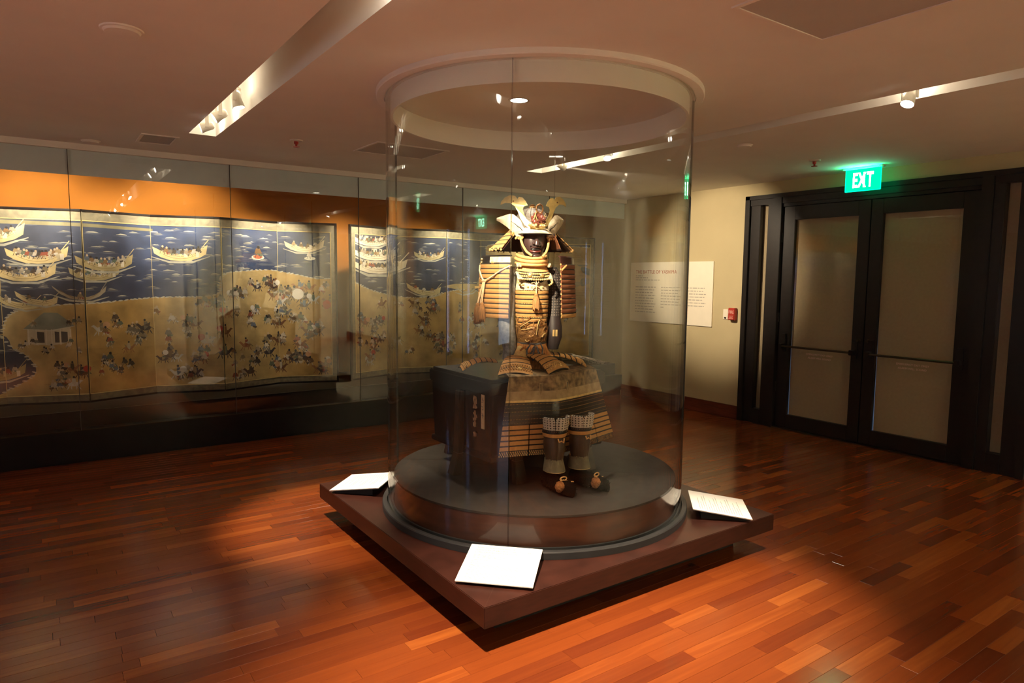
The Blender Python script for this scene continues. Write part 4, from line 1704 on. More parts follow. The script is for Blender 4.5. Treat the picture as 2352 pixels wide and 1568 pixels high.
# --- cuirass
cu = None
b = MB()
prof = [(1.195, .078, .080), (1.24, .079, .084), (1.30, .082, .089), (1.38, .087, .095), (1.46, .091, .099), (1.54, .090, .096), (1.585, .080, .084)]
rows = [[A(a * math.sin(t), -c * math.cos(t) + .0, z) for t in [2 * PI * i / 40 for i in range(40)]] for z, a, c in prof]
b.shell(rows[::-1], -.004, close_u=True)
cuir = b.build('cuirass', M['lacq'], ar, smooth=True)


def tor(z):
    for (z0, a0, c0), (z1, a1, c1) in zip(prof[:-1], prof[1:]):
        if z0 <= z <= z1:
            k = (z - z0) / (z1 - z0)
            return a0 + (a1 - a0) * k, c0 + (c1 - c0) * k
    return prof[-1][1:]


zt = 1.522
k = 0
while zt > 1.30:
    h = .0235
    rr = []
    for f_ in (0, .35, .7, 1):
        z = zt - h * f_
        a, c = tor(z)
        o_ = .006 + .004 * math.sin(PI * f_)
        rr.append(ell_row(a + o_, c + o_, z, -1.9, 1.9, 28))
    lame('lame', rr, M['lace'], cuir, .004)
    zt -= h + .0045
    k += 1
# gilt chest plate with a curved neckline and rivets
rr = []
for f_ in (0, .25, .5, .75, 1):
    row_ = []
    for i in range(29):
        t = -1.5 + 3.0 * i / 28
        top = 1.562 + .028 * min(1, (abs(t) / .9) ** 2)
        z = top + (1.524 - top) * f_
        a, c = tor(min(z, 1.58))
        row_.append(A((a + .009) * math.sin(t), -(c + .009) * math.cos(t), z))
    rr.append(row_)
lame('chest_plate', rr, M['ivory'], cuir, .004)
b = MB()
for t in (-1.05, -.75, -.45, -.22, .0, .22, .45, .75, 1.05):
    a, c = tor(1.543)
    b.ball(A((a + .012) * math.sin(t), -(c + .012) * math.cos(t), 1.545 + (.01 if abs(t) > .5 else -.004)), .0075 if abs(t) < .6 else .006, 8, 6)
o = b.build('boss', M['gold'], cuir, smooth=True)
o['kind'] = 'stuff'
b = MB()
for z in (1.523, 1.443, 1.36):
    for i in range(25):
        t = -1.35 + 2.7 * i / 24
        a, c = tor(z)
        b.bead(A((a + .011) * math.sin(t), -(c + .011) * math.cos(t), z), .0042)
o = b.build('rivet_rows', M['gold'], cuir)
o['kind'] = 'stuff'
# carved gilt relief over the belly
rr = []
for f_ in (0, .2, .4, .6, .8, 1):
    z = 1.305 - .105 * f_
    a, c = tor(z)
    rr.append(ell_row(a + .010 + .006 * math.sin(PI * f_), c + .010 + .010 * math.sin(PI * f_), z, -1.7, 1.7, 30))
lame('belly_relief', rr, M['relief'], cuir, .005)
b = MB()
rd = random.Random(3)
for i in range(16):
    t0 = rd.uniform(-1.1, 1.1)
    z0 = rd.uniform(1.215, 1.36)
    pth = []
    an = rd.uniform(0, 6.28)
    for k in range(8):
        z = z0 + .022 * math.sin(an + k * .55)
        t = t0 + .20 * math.cos(an + k * .5) + k * .012
        a, c = tor(min(max(z, 1.2), 1.58))
        pth.append(A((a + .021) * math.sin(t), -(c + .023) * math.cos(t), z))
    b.tube(pth, [.002, .0035, .0045, .005, .005, .0045, .003, .0015], 6)
b.build('dragon_scrollwork', M['relief'], cuir, smooth=True)
b = MB()
for (t0, z0, t1, z1, bow) in ((-.9, 1.30, -.25, 1.345, .0), (-.85, 1.285, -.2, 1.30, -.005), (.22, 1.345, .05, 1.255, .02), (-.6, 1.225, -.35, 1.222, -.01), (.45, 1.24, .75, 1.26, .01)):
    pth = []
    for k in range(7):
        f_ = k / 6
        t, z = t0 + (t1 - t0) * f_, z0 + (z1 - z0) * f_ + bow * math.sin(PI * f_)
        a, c = tor(z)
        pth.append(A((a + .026) * math.sin(t), -(c + .03) * math.cos(t), z))
    b.tube(pth, .0032, 6)
b.build('gilt_whisker', M['goldmatt'], cuir, smooth=True)


def tassel(parent, p, L, r, n=12):
    """a hanging silk tassel below point p"""
    p = Vector(p)
    b = MB()
    m = 26
    vs_, fs = [], []
    lv = [(0, r * .45), (-.012, r * .62), (-.016, r * .55), (-.03, r * .8), (-L * .5, r * 1.0), (-L, r * 1.12)]
    rd_ = random.Random(int(p.x * 9999))
    jit = [rd_.uniform(.86, 1.14) for _ in range(m)]
    for (z, q) in lv:
        for i in range(m):
            an = 2 * PI * i / m
            k_ = jit[i] if z < -.02 else 1
            vs_.append(p + Vector((q * k_ * math.cos(an), q * k_ * math.sin(an), z * (1 if z > -L + .001 else jit[(i * 7) % m]))))
    for i in range(len(lv) - 1):
        for j in range(m):
            l = (j + 1) % m
            fs.append((i * m + j, i * m + l, (i + 1) * m + l, (i + 1) * m + j))
    fs.append(tuple(range(m))[::-1])
    fs.append(tuple((len(lv) - 1) * m + j for j in range(m)))
    b.add(vs_, fs)
    return b.build('tassel', M['tassel'], parent, smooth=True, angle=25)


a, c = tor(1.5)
tassel(cuir, A(.0, -c - .028, 1.505), .092, .019)
b = MB()
b.tube([A(-.028, -c - .006, 1.565), A(-.012, -c - .026, 1.572), A(0, -c - .028, 1.552), A(.014, -c - .026, 1.574), A(.030, -c - .006, 1.562)], .0032, 7)
b.tube([A(-.002, -c - .028, 1.59), A(.0, -c - .03, 1.552), A(0, -c - .028, 1.50)], .0035, 7)
b.tube([A(0, -c - .028, 1.552), A(-.026, -c - .024, 1.538)], .003, 7)
b.tube([A(0, -c - .028, 1.552), A(.026, -c - .024, 1.536)], .003, 7)
b.build('chest_cord', M['cord'], cuir, smooth=True)
# shoulder straps
for s_ in (-1, 1):
    rr = []
    for k in range(7):
        f_ = k / 6
        yy_ = -.10 + .19 * f_
        z = 1.575 + .055 * math.sin(PI * min(1, f_ * .8 + .05))
        rr.append([A(s_ * .085 - .022, yy_, z), A(s_ * .085 - .008, yy_, z + .004), A(s_ * .085 + .008, yy_, z + .004), A(s_ * .085 + .022, yy_, z)])
    lame('shoulder_strap', rr[::-1], M['ivory'], cuir, .005)
    b = MB()
    for k in range(9):
        f_ = k / 8
        b.ball(A(s_ * (.085 + .02 * math.sin(f_ * 5)), -.105 + .03 * f_, 1.555 + .06 * f_), .007, 7, 5)
    o = b.build('strap_toggles', M['goldmatt'], cuir, smooth=True)
    o['kind'] = 'stuff'

# --- sash, bow and orange lining below the waist
b = MB()
b.tube(ell_row(.086, .088, 1.203, 0, 2 * PI * 39 / 40, 39), .010, 8, closed=True)
sash = b.build('waist_sash', M['silkgrey'], ar, smooth=True)
b = MB()
f0 = -.118
for (pts, r) in (([(0, f0, 1.195), (-.03, f0 - .012, 1.205), (-.055, f0 - .006, 1.165), (-.05, f0 - .008, 1.125), (-.035, f0 - .01, 1.13), (-.01, f0 - .008, 1.185)], .0055),
                 ([(0, f0, 1.195), (.028, f0 - .012, 1.205), (.045, f0 - .006, 1.175), (.040, f0 - .008, 1.135), (.02, f0 - .01, 1.15), (.006, f0 - .008, 1.185)], .0055),
                 ([(-.004, f0 - .01, 1.19), (-.015, f0 - .018, 1.15), (-.02, f0 - .02, 1.10)], .005),
                 ([(.006, f0 - .01, 1.19), (.016, f0 - .018, 1.15), (.028, f0 - .02, 1.11)], .005)):
    b.tube([A(*p) for p in pts], r, 8)
b.build('bow', M['silkgrey'], sash, smooth=True)
b = MB()
for (pts, r) in (([(-.06, f0 + .02, 1.19), (-.075, f0 + .0, 1.175), (-.09, f0 + .01, 1.16), (-.07, f0 - .005, 1.185)], .006),
                 ([(.05, f0 + .0, 1.195), (.058, f0 - .008, 1.16), (.075, f0 - .01, 1.105), (.07, f0 - .02, 1.065)], .0045),
                 ([(.055, f0 + .0, 1.195), (.075, f0 - .006, 1.15), (.085, f0 - .02, 1.07)], .0045)):
    b.tube([A(*p) for p in pts], r, 7)
b.build('orange_cord', M['clothor'], sash, smooth=True)
b = MB()
rows = []
rd = random.Random(21)
ph = [rd.uniform(-1, 1) for _ in range(44)]
for k in range(8):
    f_ = k / 7
    z = 1.20 - .165 * f_
    row_ = []
    for i in range(44):
        t = 2 * PI * i / 44
        q = (.088 + .075 * f_ ** 1.3) + .010 * f_ * math.sin(9 * t + ph[i])
        row_.append(A(q * math.sin(t) * 1.1, -q * math.cos(t), z))
    rows.append(row_)
b.shell(rows, -.004, close_u=True)
b.build('orange_lining', M['clothor'], ar, smooth=True)


# --- tassets lying over the chest lid
def tasset(top, bot, wt, wb, n=7, boss=True, mat='lace', bulge=.03, parent=ar, bw=None):
    """a hanging panel of laced lames between two world points"""
    top, bot = Vector(top), Vector(bot)
    d = bot - top
    side = d.cross(Vector((0, 0, 1))).normalized() * -1
    up = side.cross(d).normalized()
    if up.z < 0:
        up = -up
    b = MB()
    root = None
    pan = None
    for k in range(n):
        rows_ = []
        for f_ in (0, .33, .66, 1):
            q = (k + f_ * 1.06) / n
            c_ = top + d * q + up * (bulge * math.sin(PI * min(1, q)) + .004 * (1 - f_))
            w = wt + (wb - wt) * q
            rows_.append([c_ + side * w * (j / 8 - .5) + up * (-.10 * w * ((j / 4 - 1) ** 2)) for j in range(9)])
        if k == 0:
            pan = lame('tasset', rows_, M[mat], parent, .006)
        else:
            lame('lame', rows_, M[mat], pan, .006)
    b = MB()
    for k in (n - 1,):
        for f_ in (.2, .5, .8, 1.05):
            q = (k + f_ - .55) / n
            c_ = top + d * q + up * (bulge * math.sin(PI * min(1, q)) + .011)
            w = wt + (wb - wt) * q
            for j in range(13):
                s_ = (j + (.5 if f_ in (.5, 1.05) else 0)) / 12.5 - .5
                b.ball(c_ + side * w * s_ * .96 + up * (-.10 * w * ((2 * s_) ** 2)), .0058, 6, 4)
    o = b.build('edge_knots', M['lacebead'], pan, smooth=True)
    o['kind'] = 'stuff'
    if boss:
        c_ = top + d * ((n - .75) / n) + up * .015
        MB().lathe([(0, .008), (.006, .0075), (.009, .004), (.013, .004), (.015, .002), (.016, -.004)], 18, c_ + side * .02, up).build('gilt_boss', M['gold'], pan, smooth=True)
    return pan


tasset((2.345, 3.29, 1.125), (2.210, 3.115, 1.050), .12, .200, 5, bulge=.022)
tasset((2.430, 3.25, 1.140), (2.500, 3.060, 1.062), .13, .245, 6, bulge=.022)
tasset((2.585, 3.31, 1.125), (2.80, 3.20, 1.062), .11, .180, 7, boss=False, bulge=.02)
tasset((2.285, 3.435, 1.085), (2.080, 3.515, 1.046), .12, .14, 7, boss=False, bulge=.03)
# gilt leather piece beside the first tasset, silvered fringe on the other side
b = MB()
rows = []
for k in range(6):
    f_ = k / 5
    c_ = Vector((2.395, 3.30, 1.185)).lerp(Vector((2.29, 3.20, 1.065)), f_)
    rows.append([c_ + Vector((.035 * j, -.03 * j, -.01 * j * j)) * (.6 + .6 * f_) for j in (-1.2, -.5, .2, .9)])
b.shell(rows, .004)
b.build('gilt_leather_flap', M['goldmatt'], ar, smooth=True)
b = MB()
rd = random.Random(9)
for i in range(44):
    q = rd.random()
    p0 = Vector((2.66 + .10 * q, 3.36 - .02 * q, 1.10 - .02 * q + .012 * rd.random()))
    p1 = Vector((2.90 + .05 * q + .02 * rd.random(), 3.26 - .10 * q, 1.046 + .016 * rd.random()))
    mid = (p0 + p1) / 2 + Vector((0, 0, .012 + .012 * rd.random()))
    b.tube([p0, mid, p1], [.004, .006, .003], 5)
fr = b.build('silver_fringe', M['silver'], ar, smooth=True)
fr['kind'] = 'stuff'

# --- armoured sleeves
for s_, nm in ((-1, 'r'), (1, 'l')):
    up_m = M['sleeve'] if s_ < 0 else M['mail']
    pth = [(.125, .02, 1.665), (.148, .03, 1.60), (.156, .04, 1.50), (.152, .035, 1.42), (.146, .02, 1.36)]
    rad = [.035, .050, .050, .046, .042]
    if s_ < 0:
        pth = [(.125, .02, 1.665), (.150, .02, 1.60), (.158, .02, 1.50), (.160, .01, 1.42), (.162, -.005, 1.36)]
        rad = [.035, .056, .058, .056, .052]
    rows = []
    P3 = [A(s_ * x, y_, z) for x, y_, z in pth]
    b = MB()
    nn_ = 18
    for i, p in enumerate(P3):
        rows.append([p + (Vector((CA, SA, 0)) * math.cos(t) + Vector((-SA, CA, 0)) * math.sin(t)) * rad[i] for t in [2 * PI * j / nn_ for j in range(nn_)]])
    ln = [0, .07, .17, .25, .31]
    b.shell(rows, -.003, uvs=lambda i, j: (j / nn_ * .30, ln[i]), close_u=True)
    sl = b.build('sleeve', up_m, ar, smooth=True)
    # forearm splint
    if s_ > 0:
        fp = [(.146, .02, 1.36, .043), (.144, .0, 1.30, .050), (.140, -.02, 1.235, .050), (.132, -.03, 1.175, .036), (.13, -.035, 1.16, .034)]
    else:
        fp = [(.162, -.005, 1.36, .052), (.160, -.02, 1.30, .050), (.150, -.03, 1.235, .048), (.140, -.035, 1.16, .042), (.150, -.03, 1.10, .038)]
    rows = [[A(s_ * x, y_, z) + (Vector((CA, SA, 0)) * math.cos(t) + Vector((-SA, CA, 0)) * math.sin(t)) * r for t in [2 * PI * j / nn_ for j in range(nn_)]] for x, y_, z, r in fp]
    b = MB()
    b.shell(rows, -.003, close_u=True)
    b.build('forearm_guard', M['forearm'] if s_ > 0 else M['sleeve'], sl, smooth=True)
    if s_ > 0:
        for dx in (-.010, .008):
            b = MB()
            b.obox(A(.135 + dx, -.068, 1.262), Vector((CA, SA, 0)) * .006, Vector((SA, -CA, 0)) * .002, Vector((0, 0, .020)))
            b.build('gilt_crest', M['goldmatt'], sl)
    b = MB()
    for k in range(5):
        b.tube([A(s_ * (.125 + .012 * k), -.08 + .006 * k, 1.10), A(s_ * (.135 + .012 * k), -.10, 1.072), A(s_ * (.14 + .014 * k), -.115, 1.052)], .007, 6)
    b.build('hand_guard_fingers', M['leglacq'], sl, smooth=True)


# --- big shoulder guards
def shoulder(s_):
    na = math.radians(55)
    n3 = Vector((s_ * math.sin(na), -math.cos(na), 0))
    t3 = Vector((-s_ * -math.cos(na) * -1, 0, 0))
    t3 = Vector((s_ * -math.cos(na), -math.sin(na), 0))     # towards the front edge
    c0 = Vector((s_ * .240, .0, 0))
    W0, W1 = .250, .270

    def pt(u, z, o_=0.0):
        q = (1.725 - z) / .35
        w = W0 + (W1 - W0) * q
        lean = -.015 * q
        bow = -.022 * (2 * u) ** 2
        p = c0 + t3 * (u * w + lean * .6) + n3 * (bow + .012 * q + o_)
        return A(p.x, p.y, z)
    rows_ = [[pt(u / 10 - .5, z) for u in range(11)] for z in (1.728, 1.722, 1.70, 1.683)]
    # crown plate leans in at the top
    rows_[0] = [p - Vector(A(n3.x, n3.y, 0) - A(0, 0, 0)) * .012 for p in rows_[0]]
    if s_ > 0:
        rows_ = [r[::-1] for r in rows_]
    top = lame('shoulder_guard', rows_, M['lacqred'] if s_ > 0 else M['lacq'], ar, .005)
    if s_ < 0:
        rr_ = [[pt(u / 10 * .62 - .10, z, .004) for u in range(11)] for z in (1.722, 1.712, 1.698, 1.688)]
        lame('leather_facing', rr_, M['ivory'], top, .002)
        b = MB()
        for (u, z) in ((-.44, 1.708), (-.44, 1.69), (.0, 1.687), (.04, 1.687)):
            b.ball(pt(u, z, .01), .008, 8, 6)
        b.build('gilt_stud', M['gold'], top, smooth=True)
    z = 1.680
    for k in range(11):
        h = .0265
        rows_ = [[pt(u / 10 - .5, z - h * f_, .003 * (1 - f_) + .004 * math.sin(PI * f_)) for u in range(11)] for f_ in (0, .35, .7, 1.0)]
        if s_ > 0:
            rows_ = [r[::-1] for r in rows_]
        lame('lame', rows_, M['lace'] if s_ < 0 else (M['lacered'] if k < 10 else M['lace']), top, .005)
        z -= h + .0035
    b = MB()
    for k in range(11):
        zz = 1.68 - k * .030
        b.ball(pt(-.5 if s_ < 0 else .5, zz, .006), .006, 6, 4)
    o_b = b.build('edge_lacing', M['lacebead'], top, smooth=True)
    o_b['kind'] = 'stuff'
    return top, pt


shR, ptR = shoulder(-1)
shL, ptL = shoulder(1)
b = MB()
b.tube([ptR(-.50, 1.672, .012), ptR(-.46, 1.64, .02), ptR(-.30, 1.595, .024), ptR(-.20, 1.575, .024)], .0048, 8)
b.tube([ptR(-.20, 1.575, .026), ptR(.05, 1.60, .024), ptR(.30, 1.64, .018), ptR(.46, 1.66, .012), ptR(.54, 1.672, .004)], .0045, 8)
b.tube([ptR(-.24, 1.577, .03), ptR(-.12, 1.578, .03)], .006, 8)
for (u, u2, z2) in ((-.17, -.26, 1.44), (-.15, -.20, 1.44), (-.19, -.36, 1.435), (-.21, -.40, 1.43)):
    b.tube([ptR(u, 1.575, .028), ptR((u + u2) / 2, 1.51, .03), ptR(u2, z2, .032)], .0036, 7)
b.build('cord', M['cord'], shR, smooth=True)
tassel(shR, ptR(-.36, 1.44, .036), .115, .020)
tassel(shR, ptR(-.18, 1.445, .036), .110, .021)
b = MB()
b.obox(ptR(-.52, 1.535, .008), Vector((CA, SA, 0)) * .026, Vector((-SA, CA, 0)) * .012, Vector((0, 0, .007)))
b.build('gilt_clasp', M['gold'], shR, bevel=.002)
b = MB()
b.tube([ptL(.30, 1.675, .01), ptL(.42, 1.66, .016), ptL(.50, 1.645, .012)], .006, 7)
b.build('cord', M['rope'], shL, smooth=True)

# --- throat guard: bib of gilt scales
b = MB()
rr = []
for f_ in (0, .33, .66, 1):
    z = 1.682 - .040 * f_
    rr.append([A((.070 + .030 * f_) * math.sin(t), -(.085 + .030 * f_) * math.cos(t), z - .012 * math.cos(t)) for t in [-1.5 + 3.0 * i / 20 for i in range(21)]])
bib = lame('throat_guard', rr, M['rope'], ar, .004)
for k in range(3):
    rr = []
    for f_ in (0, .5, 1):
        q = k + f_ * 1.05
        z = 1.648 - .0165 * q
        a, c = .096 + .0055 * q, .112 + .007 * q
        rr.append([A(a * math.sin(t), -c * math.cos(t), z - .014 * math.cos(t)) for t in [-1.15 + 2.3 * i / 20 for i in range(21)]])
    lame('lame', rr, M['lacq'], bib, .003)
    b = MB()
    for i in range(19):
        t = -1.1 + 2.2 * (i + (k % 2) * .5) / 18.5
        q = k + .5
        b.ball(A((.099 + .0055 * q) * math.sin(t), -(.117 + .007 * q) * math.cos(t), 1.642 - .0165 * q - .014 * math.cos(t)), .0068, 7, 5)
    o = b.build('gilt_scales', M['goldmatt'], bib, smooth=True)
    o['kind'] = 'stuff'
for s_ in (-.38, .30):
    c_ = A(.112 * math.sin(s_), -.132 * math.cos(s_) - .004, 1.612)
    MB().lathe([(0, .006), (.010, .004), (.013, .0)], 14, c_, A(math.sin(s_), -math.cos(s_), 0) - A(0, 0, 0)).build('gilt_boss', M['gold'], bib, smooth=True)

# --- face mask
b = MB()
rows = []
zs = [(1.862, .078, .092), (1.84, .079, .098), (1.815, .078, .100), (1.79, .073, .098), (1.765, .064, .096), (1.742, .052, .098), (1.725, .038, .100), (1.715, .020, .094)]
for (z, a, c) in zs:
    row_ = []
    for i in range(25):
        t = -1.45 + 2.9 * i / 24
        y_ = -c * math.cos(t)
        # cheek swell, mouth hollow
        y_ -= .006 * math.exp(-((abs(t) - .55) / .22) ** 2) * math.exp(-((z - 1.795) / .02) ** 2)
        if 1.755 < z < 1.775 and abs(t) < .45:
            y_ += .022
        row_.append(A(a * math.sin(t), y_, z))
    rows.append(row_)
b.shell(rows, .004)
mask = b.build('face_mask', M['maskm'], ar, smooth=True)
b = MB()
nose = [(1.845, .008, -.100, .010), (1.825, .010, -.112, .012), (1.808, .014, -.122, .014), (1.800, .018, -.124, .012), (1.796, .015, -.112, .008)]
b.tube([A(0, y_, z) for z, w, y_, r in nose], [.007, .010, .015, .016, .010], 12)
for s_ in (-1, 1):
    b.ball(A(s_ * .016, -.108, 1.802), (.010, .010, .008), 10, 6)
b.build('nose', M['maskm'], mask, smooth=True)
b = MB()
b.ball(A(0, -.086, 1.767), (.032, .016, .012), 14, 8, (Vector((CA, SA, 0)), Vector((-SA, CA, 0)), Vector((0, 0, 1))))
b.build('mouth_opening', M['lacq'], mask, smooth=True)
for (zc, s1) in ((1.781, 1), (1.752, -1)):
    b = MB()
    b.tube([A(.042 * math.sin(t), -.106 * math.cos(t * .6) + (.012 * abs(t)), zc - s1 * .010 * (t * t)) for t in [-1 + 2 * i / 10 for i in range(11)]], [.002] + [.0062] * 9 + [.002], 8)
    b.build('lip', M['maskm'] if s1 > 0 else M['lip'], mask, smooth=True)
b = MB()
b.ball(A(0, -.100, 1.728), (.030, .022, .014), 14, 8, (Vector((CA, SA, 0)), Vector((-SA, CA, 0)), Vector((0, 0, 1))))
b.build('chin', M['maskm'], mask, smooth=True)
# black ball standing in for the shade behind the eye opening
b = MB()
b.ball(A(0, -.02, 1.84), (.062, .062, .07), 16, 10)
b.build('padding', M['black'], mask, smooth=True)

# --- chin ropes
b = MB()
b.tube([A(-.082, -.055, 1.865), A(-.088, -.070, 1.83), A(-.080, -.092, 1.79), A(-.060, -.112, 1.752), A(-.030, -.125, 1.728)], .0075, 10)
b.tube([A(.082, -.055, 1.865), A(.086, -.072, 1.83), A(.076, -.094, 1.785), A(.060, -.112, 1.75), A(.035, -.125, 1.722)], .0075, 10)
ropes = b.build('helmet_rope', M['rope'], ar, smooth=True)
for (zc, a, c, dz, r) in ((1.722, .086, .118, .022, .0095), (1.700, .094, .126, .020, .0105), (1.678, .092, .124, .012, .0100)):
    b = MB()
    b.tube([A(a * math.sin(t) - .006, -c * math.cos(t) * .98, zc - dz * math.cos(t) + dz * .6) for t in [-1.75 + 3.5 * i / 22 for i in range(23)]], r, 10)
    b.build('rope_coil', M['rope'], ropes, smooth=True)
for s_ in (-1, 1):
    b = MB()
    for k in range(7):
        b.ball(A(s_ * (.088 + .006 * (k % 3)), -.075 + .016 * (k // 2), 1.668 + .010 * (k % 2)), .0085, 7, 5)
    o = b.build('knot_cluster', M['cord'], ropes, smooth=True)
    o['kind'] = 'stuff'

# --- helmet
HX = 0.0
b = MB()
rows = []
for k in range(9):
    f_ = k / 8
    ph = f_ * PI / 2
    r = .112 * math.cos(ph) ** .75
    z = 1.888 + .130 * math.sin(ph)
    rows.append([A(r * math.sin(t), -r * 1.08 * math.cos(t) + .012, z) for t in [2 * PI * i / 36 for i in range(36)]])
rows = rows[:-1] + [[A(.012 * math.sin(t), -.012 * math.cos(t) + .012, 2.018) for t in [2 * PI * i / 36 for i in range(36)]]]
b.shell(rows, -.003, uvs=lambda i, j: (j / 36 * .70, i * .022), close_u=True)
hel = b.build('helmet', M['bowl'], ar, smooth=True)
b = MB()
for i in range(18):
    t = 2 * PI * i / 18
    b.tube([A(.112 * math.cos(ph_) ** .75 * math.sin(t) * 1.01, -.112 * 1.08 * math.cos(ph_) ** .75 * math.cos(t) * 1.01 + .012, 1.888 + .131 * math.sin(ph_)) for ph_ in [.55 + .92 * k / 6 for k in range(7)]], .0026, 5)
o = b.build('bowl_ribs', M['lacqred'], hel, smooth=True)
o['kind'] = 'stuff'
b = MB()
b.lathe([(.026, 0), (.028, .006), (.022, .010), (.022, .016), (.014, .020), (.014, .028), (.008, .030)], 18, A(0, .012, 2.012))
b.build('crown_finial', M['relief'], hel, smooth=True)
# brow visor
rr = []
for f_ in (0, .35, .7, 1):
    rr.append([A((.108 + .012 * f_) * math.sin(t), -(.112 + .052 * f_ * math.cos(t * .9)) * math.cos(t) + .0, 1.892 - .032 * f_ - .004 * math.cos(t)) for t in [-1.02 + 2.04 * i / 20 for i in range(21)]])
vis = lame('visor', rr, M['ivory'], hel, .004)
b = MB()
b.tube(rr[-1], .0035, 7)
b.build('visor_rim', M['lacq'], vis, smooth=True)
# blown-back side wings: crescent plates swept outwards and back
WG = [(1.00, .048), (.72, .064), (.44, .066), (.20, .052), (.05, .026), (.0, -.010), (.04, -.034), (.22, -.044), (.36, -.034), (.42, -.006), (.55, .020), (.75, .036)]
for s_ in (-1, 1):
    def wf(q, z, dd, s_=s_):
        x = .076 + .132 * q
        y_ = -.066 + .138 * q - .030 * math.sin(PI * q)
        return A(s_ * x, y_ + dd * .8 - .012 * math.cos(z * 25), 1.897 + z * 1.18)
    b = MB()
    m_ = 9
    rr = []
    for k in range(m_):
        f_ = k / (m_ - 1)
        # upper and lower contour of the crescent at this station
        q = f_
        up_ = -.010 + .078 * min(1, (q / .42)) ** .55 if q < .42 else .068 - .020 * ((q - .42) / .58) ** 1.3
        lo_ = -.044 + .006 * q if q < .30 else -.042 + .088 * ((q - .30) / .70) ** .8
        lo_ = min(lo_, up_ - .002)
        rr.append([wf(q, up_ + (lo_ - up_) * j / 6, -.014 * math.sin(PI * j / 6)) for j in range(7)])
    if s_ > 0:
        rr = [r_[::-1] for r_ in rr]
    wg = lame('wing', rr, M['ivory'], hel, .008)
    fw = A(0, -1, 0) - A(0, 0, 0)
    b = MB()
    b.tube([r_[3] + fw * .008 for r_ in rr[:8]], .0026, 6)
    b.build('wing_line', M['lacq'], wg, smooth=True)
    b = MB()
    for k in range(8):
        p = rr[k // 2][6 if s_ < 0 else 0]
        b.ball(p + fw * .004 + Vector((.008 * (k % 2) * s_, 0, -.006 - .009 * (k % 2))), .0075, 7, 5)
    o = b.build('wing_lacing', M['lacebead'], wg, smooth=True)
    o['kind'] = 'stuff'
# flared neck guard of laced lames
neck = None
for k in range(5):
    rr = []
    for f_ in (0, .33, .66, 1):
        q = (k + f_ * 1.05) / 5
        a, c = .122 + .132 * q, .118 + .105 * q
        z = 1.895 - .125 * q
        rr.append([A(a * math.sin(t), -c * math.cos(t) + .02, z) for t in [1.42 + (2 * PI - 2.38) * i / 34 for i in range(35)]])
    o = lame('neck_guard' if k == 0 else 'lame', rr, M['lace'] if k < 4 else M['lace'], hel if k == 0 else hel, .004)
    if k == 4:
        b = MB()
        for i in range(40):
            t = 1.44 + (2 * PI - 2.42) * i / 39
            b.ball(A(.257 * math.sin(t), -.226 * math.cos(t) + .02, 1.768 - .006 * (i % 2)), .0075, 6, 4)
        o2 = b.build('neck_guard_edge', M['lacebead'], hel, smooth=True)
        o2['kind'] = 'stuff'
# underside of the neck guard in russet lacquer
rr = []
for f_ in (0, .5, 1):
    a, c = .118 + .126 * f_, .112 + .100 * f_
    rr.append([A(a * math.sin(t), -c * math.cos(t) + .02, 1.886 - .122 * f_) for t in [1.42 + (2 * PI - 2.38) * i / 34 for i in range(35)]])
lame('neck_guard_lining', rr, M['lacqred'], hel, -.002)
# side flap of russet leather at its left
rr = []
for f_ in (0, .5, 1):
    rr.append([A(.115 + .045 * f_, -.09 + .20 * j / 6, 1.865 - .10 * f_) for j in range(7)])
lame('side_flap', [r_[::-1] for r_ in rr], M['lacered'], hel, .004)

# horns: flat gilt blades curving up, out and back, with a notch at the tip
OUT = [(.000, .000), (.040, -.004), (.078, .018), (.105, .055), (.122, .094), (.140, .122), (.166, .140), (.198, .142), (.226, .132),
       (.222, .150), (.200, .172), (.168, .184), (.140, .178), (.124, .160), (.116, .172), (.094, .168), (.074, .148), (.062, .126), (.072, .124), (.086, .120),
       (.092, .104), (.084, .078), (.066, .050), (.036, .030), (.0, .028)]
for s_ in (-1, 1):
    def hf(a, z, dd, s_=s_):
        # swept back with distance from the centre
        return A(s_ * a * .90, -.150 + .02 + dd + .95 * a * a + .26 * a, 1.888 + z * 1.08)
    b = MB()
    pts = OUT if s_ > 0 else OUT[::-1]
    n = len(OUT)
    b.plate(pts, hf, .006)
    hn = b.build('horn', M['gold'], hel)
    b = MB()
    b.lathe([(0, -.001), (.0045, -.001), (.0045, .008), (0, .008)], 10, hf(.150, .150, -.001), A(0, 1, 0) - A(0, 0, 0))
    b.build('horn_pin', M['relief'], hn)
b = MB()
rd = random.Random(14)
for i in range(26):
    t = -.9 + 1.8 * i / 25
    b.ball(A(.062 * math.sin(t), -.138 - .010 * math.cos(t), 1.892 + .010 * rd.random() + .016 * abs(math.sin(t))), .0075 + .004 * rd.random(), 7, 5)
o = b.build('gilt_crest_base', M['gold'], hel, smooth=True)
o['kind'] = 'stuff'
# russet dragon crest with a gilt ring
b = MB()
body = [(.000, -.150, 1.912), (-.022, -.156, 1.925), (-.030, -.150, 1.945), (-.014, -.148, 1.962), (.012, -.150, 1.955), (.026, -.156, 1.938), (.012, -.164, 1.925)]
b.tube([A(*p) for p in body], [.014, .017, .016, .015, .015, .016, .012], 10)
b.ball(A(.018, -.166, 1.946), (.020, .020, .017), 12, 8)
b.ball(A(.026, -.182, 1.938), (.013, .014, .010), 10, 6)
for (x, z) in ((.010, 1.968), (.026, 1.966)):
    b.tube([A(x, -.160, z - .012), A(x - .006, -.154, z + .010), A(x - .014, -.148, z + .022)], [.004, .003, .001], 6)
for (x, z) in ((-.034, 1.93), (-.036, 1.952), (-.02, 1.968), (.034, 1.925), (.000, 1.93)):
    b.ball(A(x, -.158, z), .011, 8, 6)
dr = b.build('dragon_crest', M['dragon'], hel, smooth=True)
b = MB()
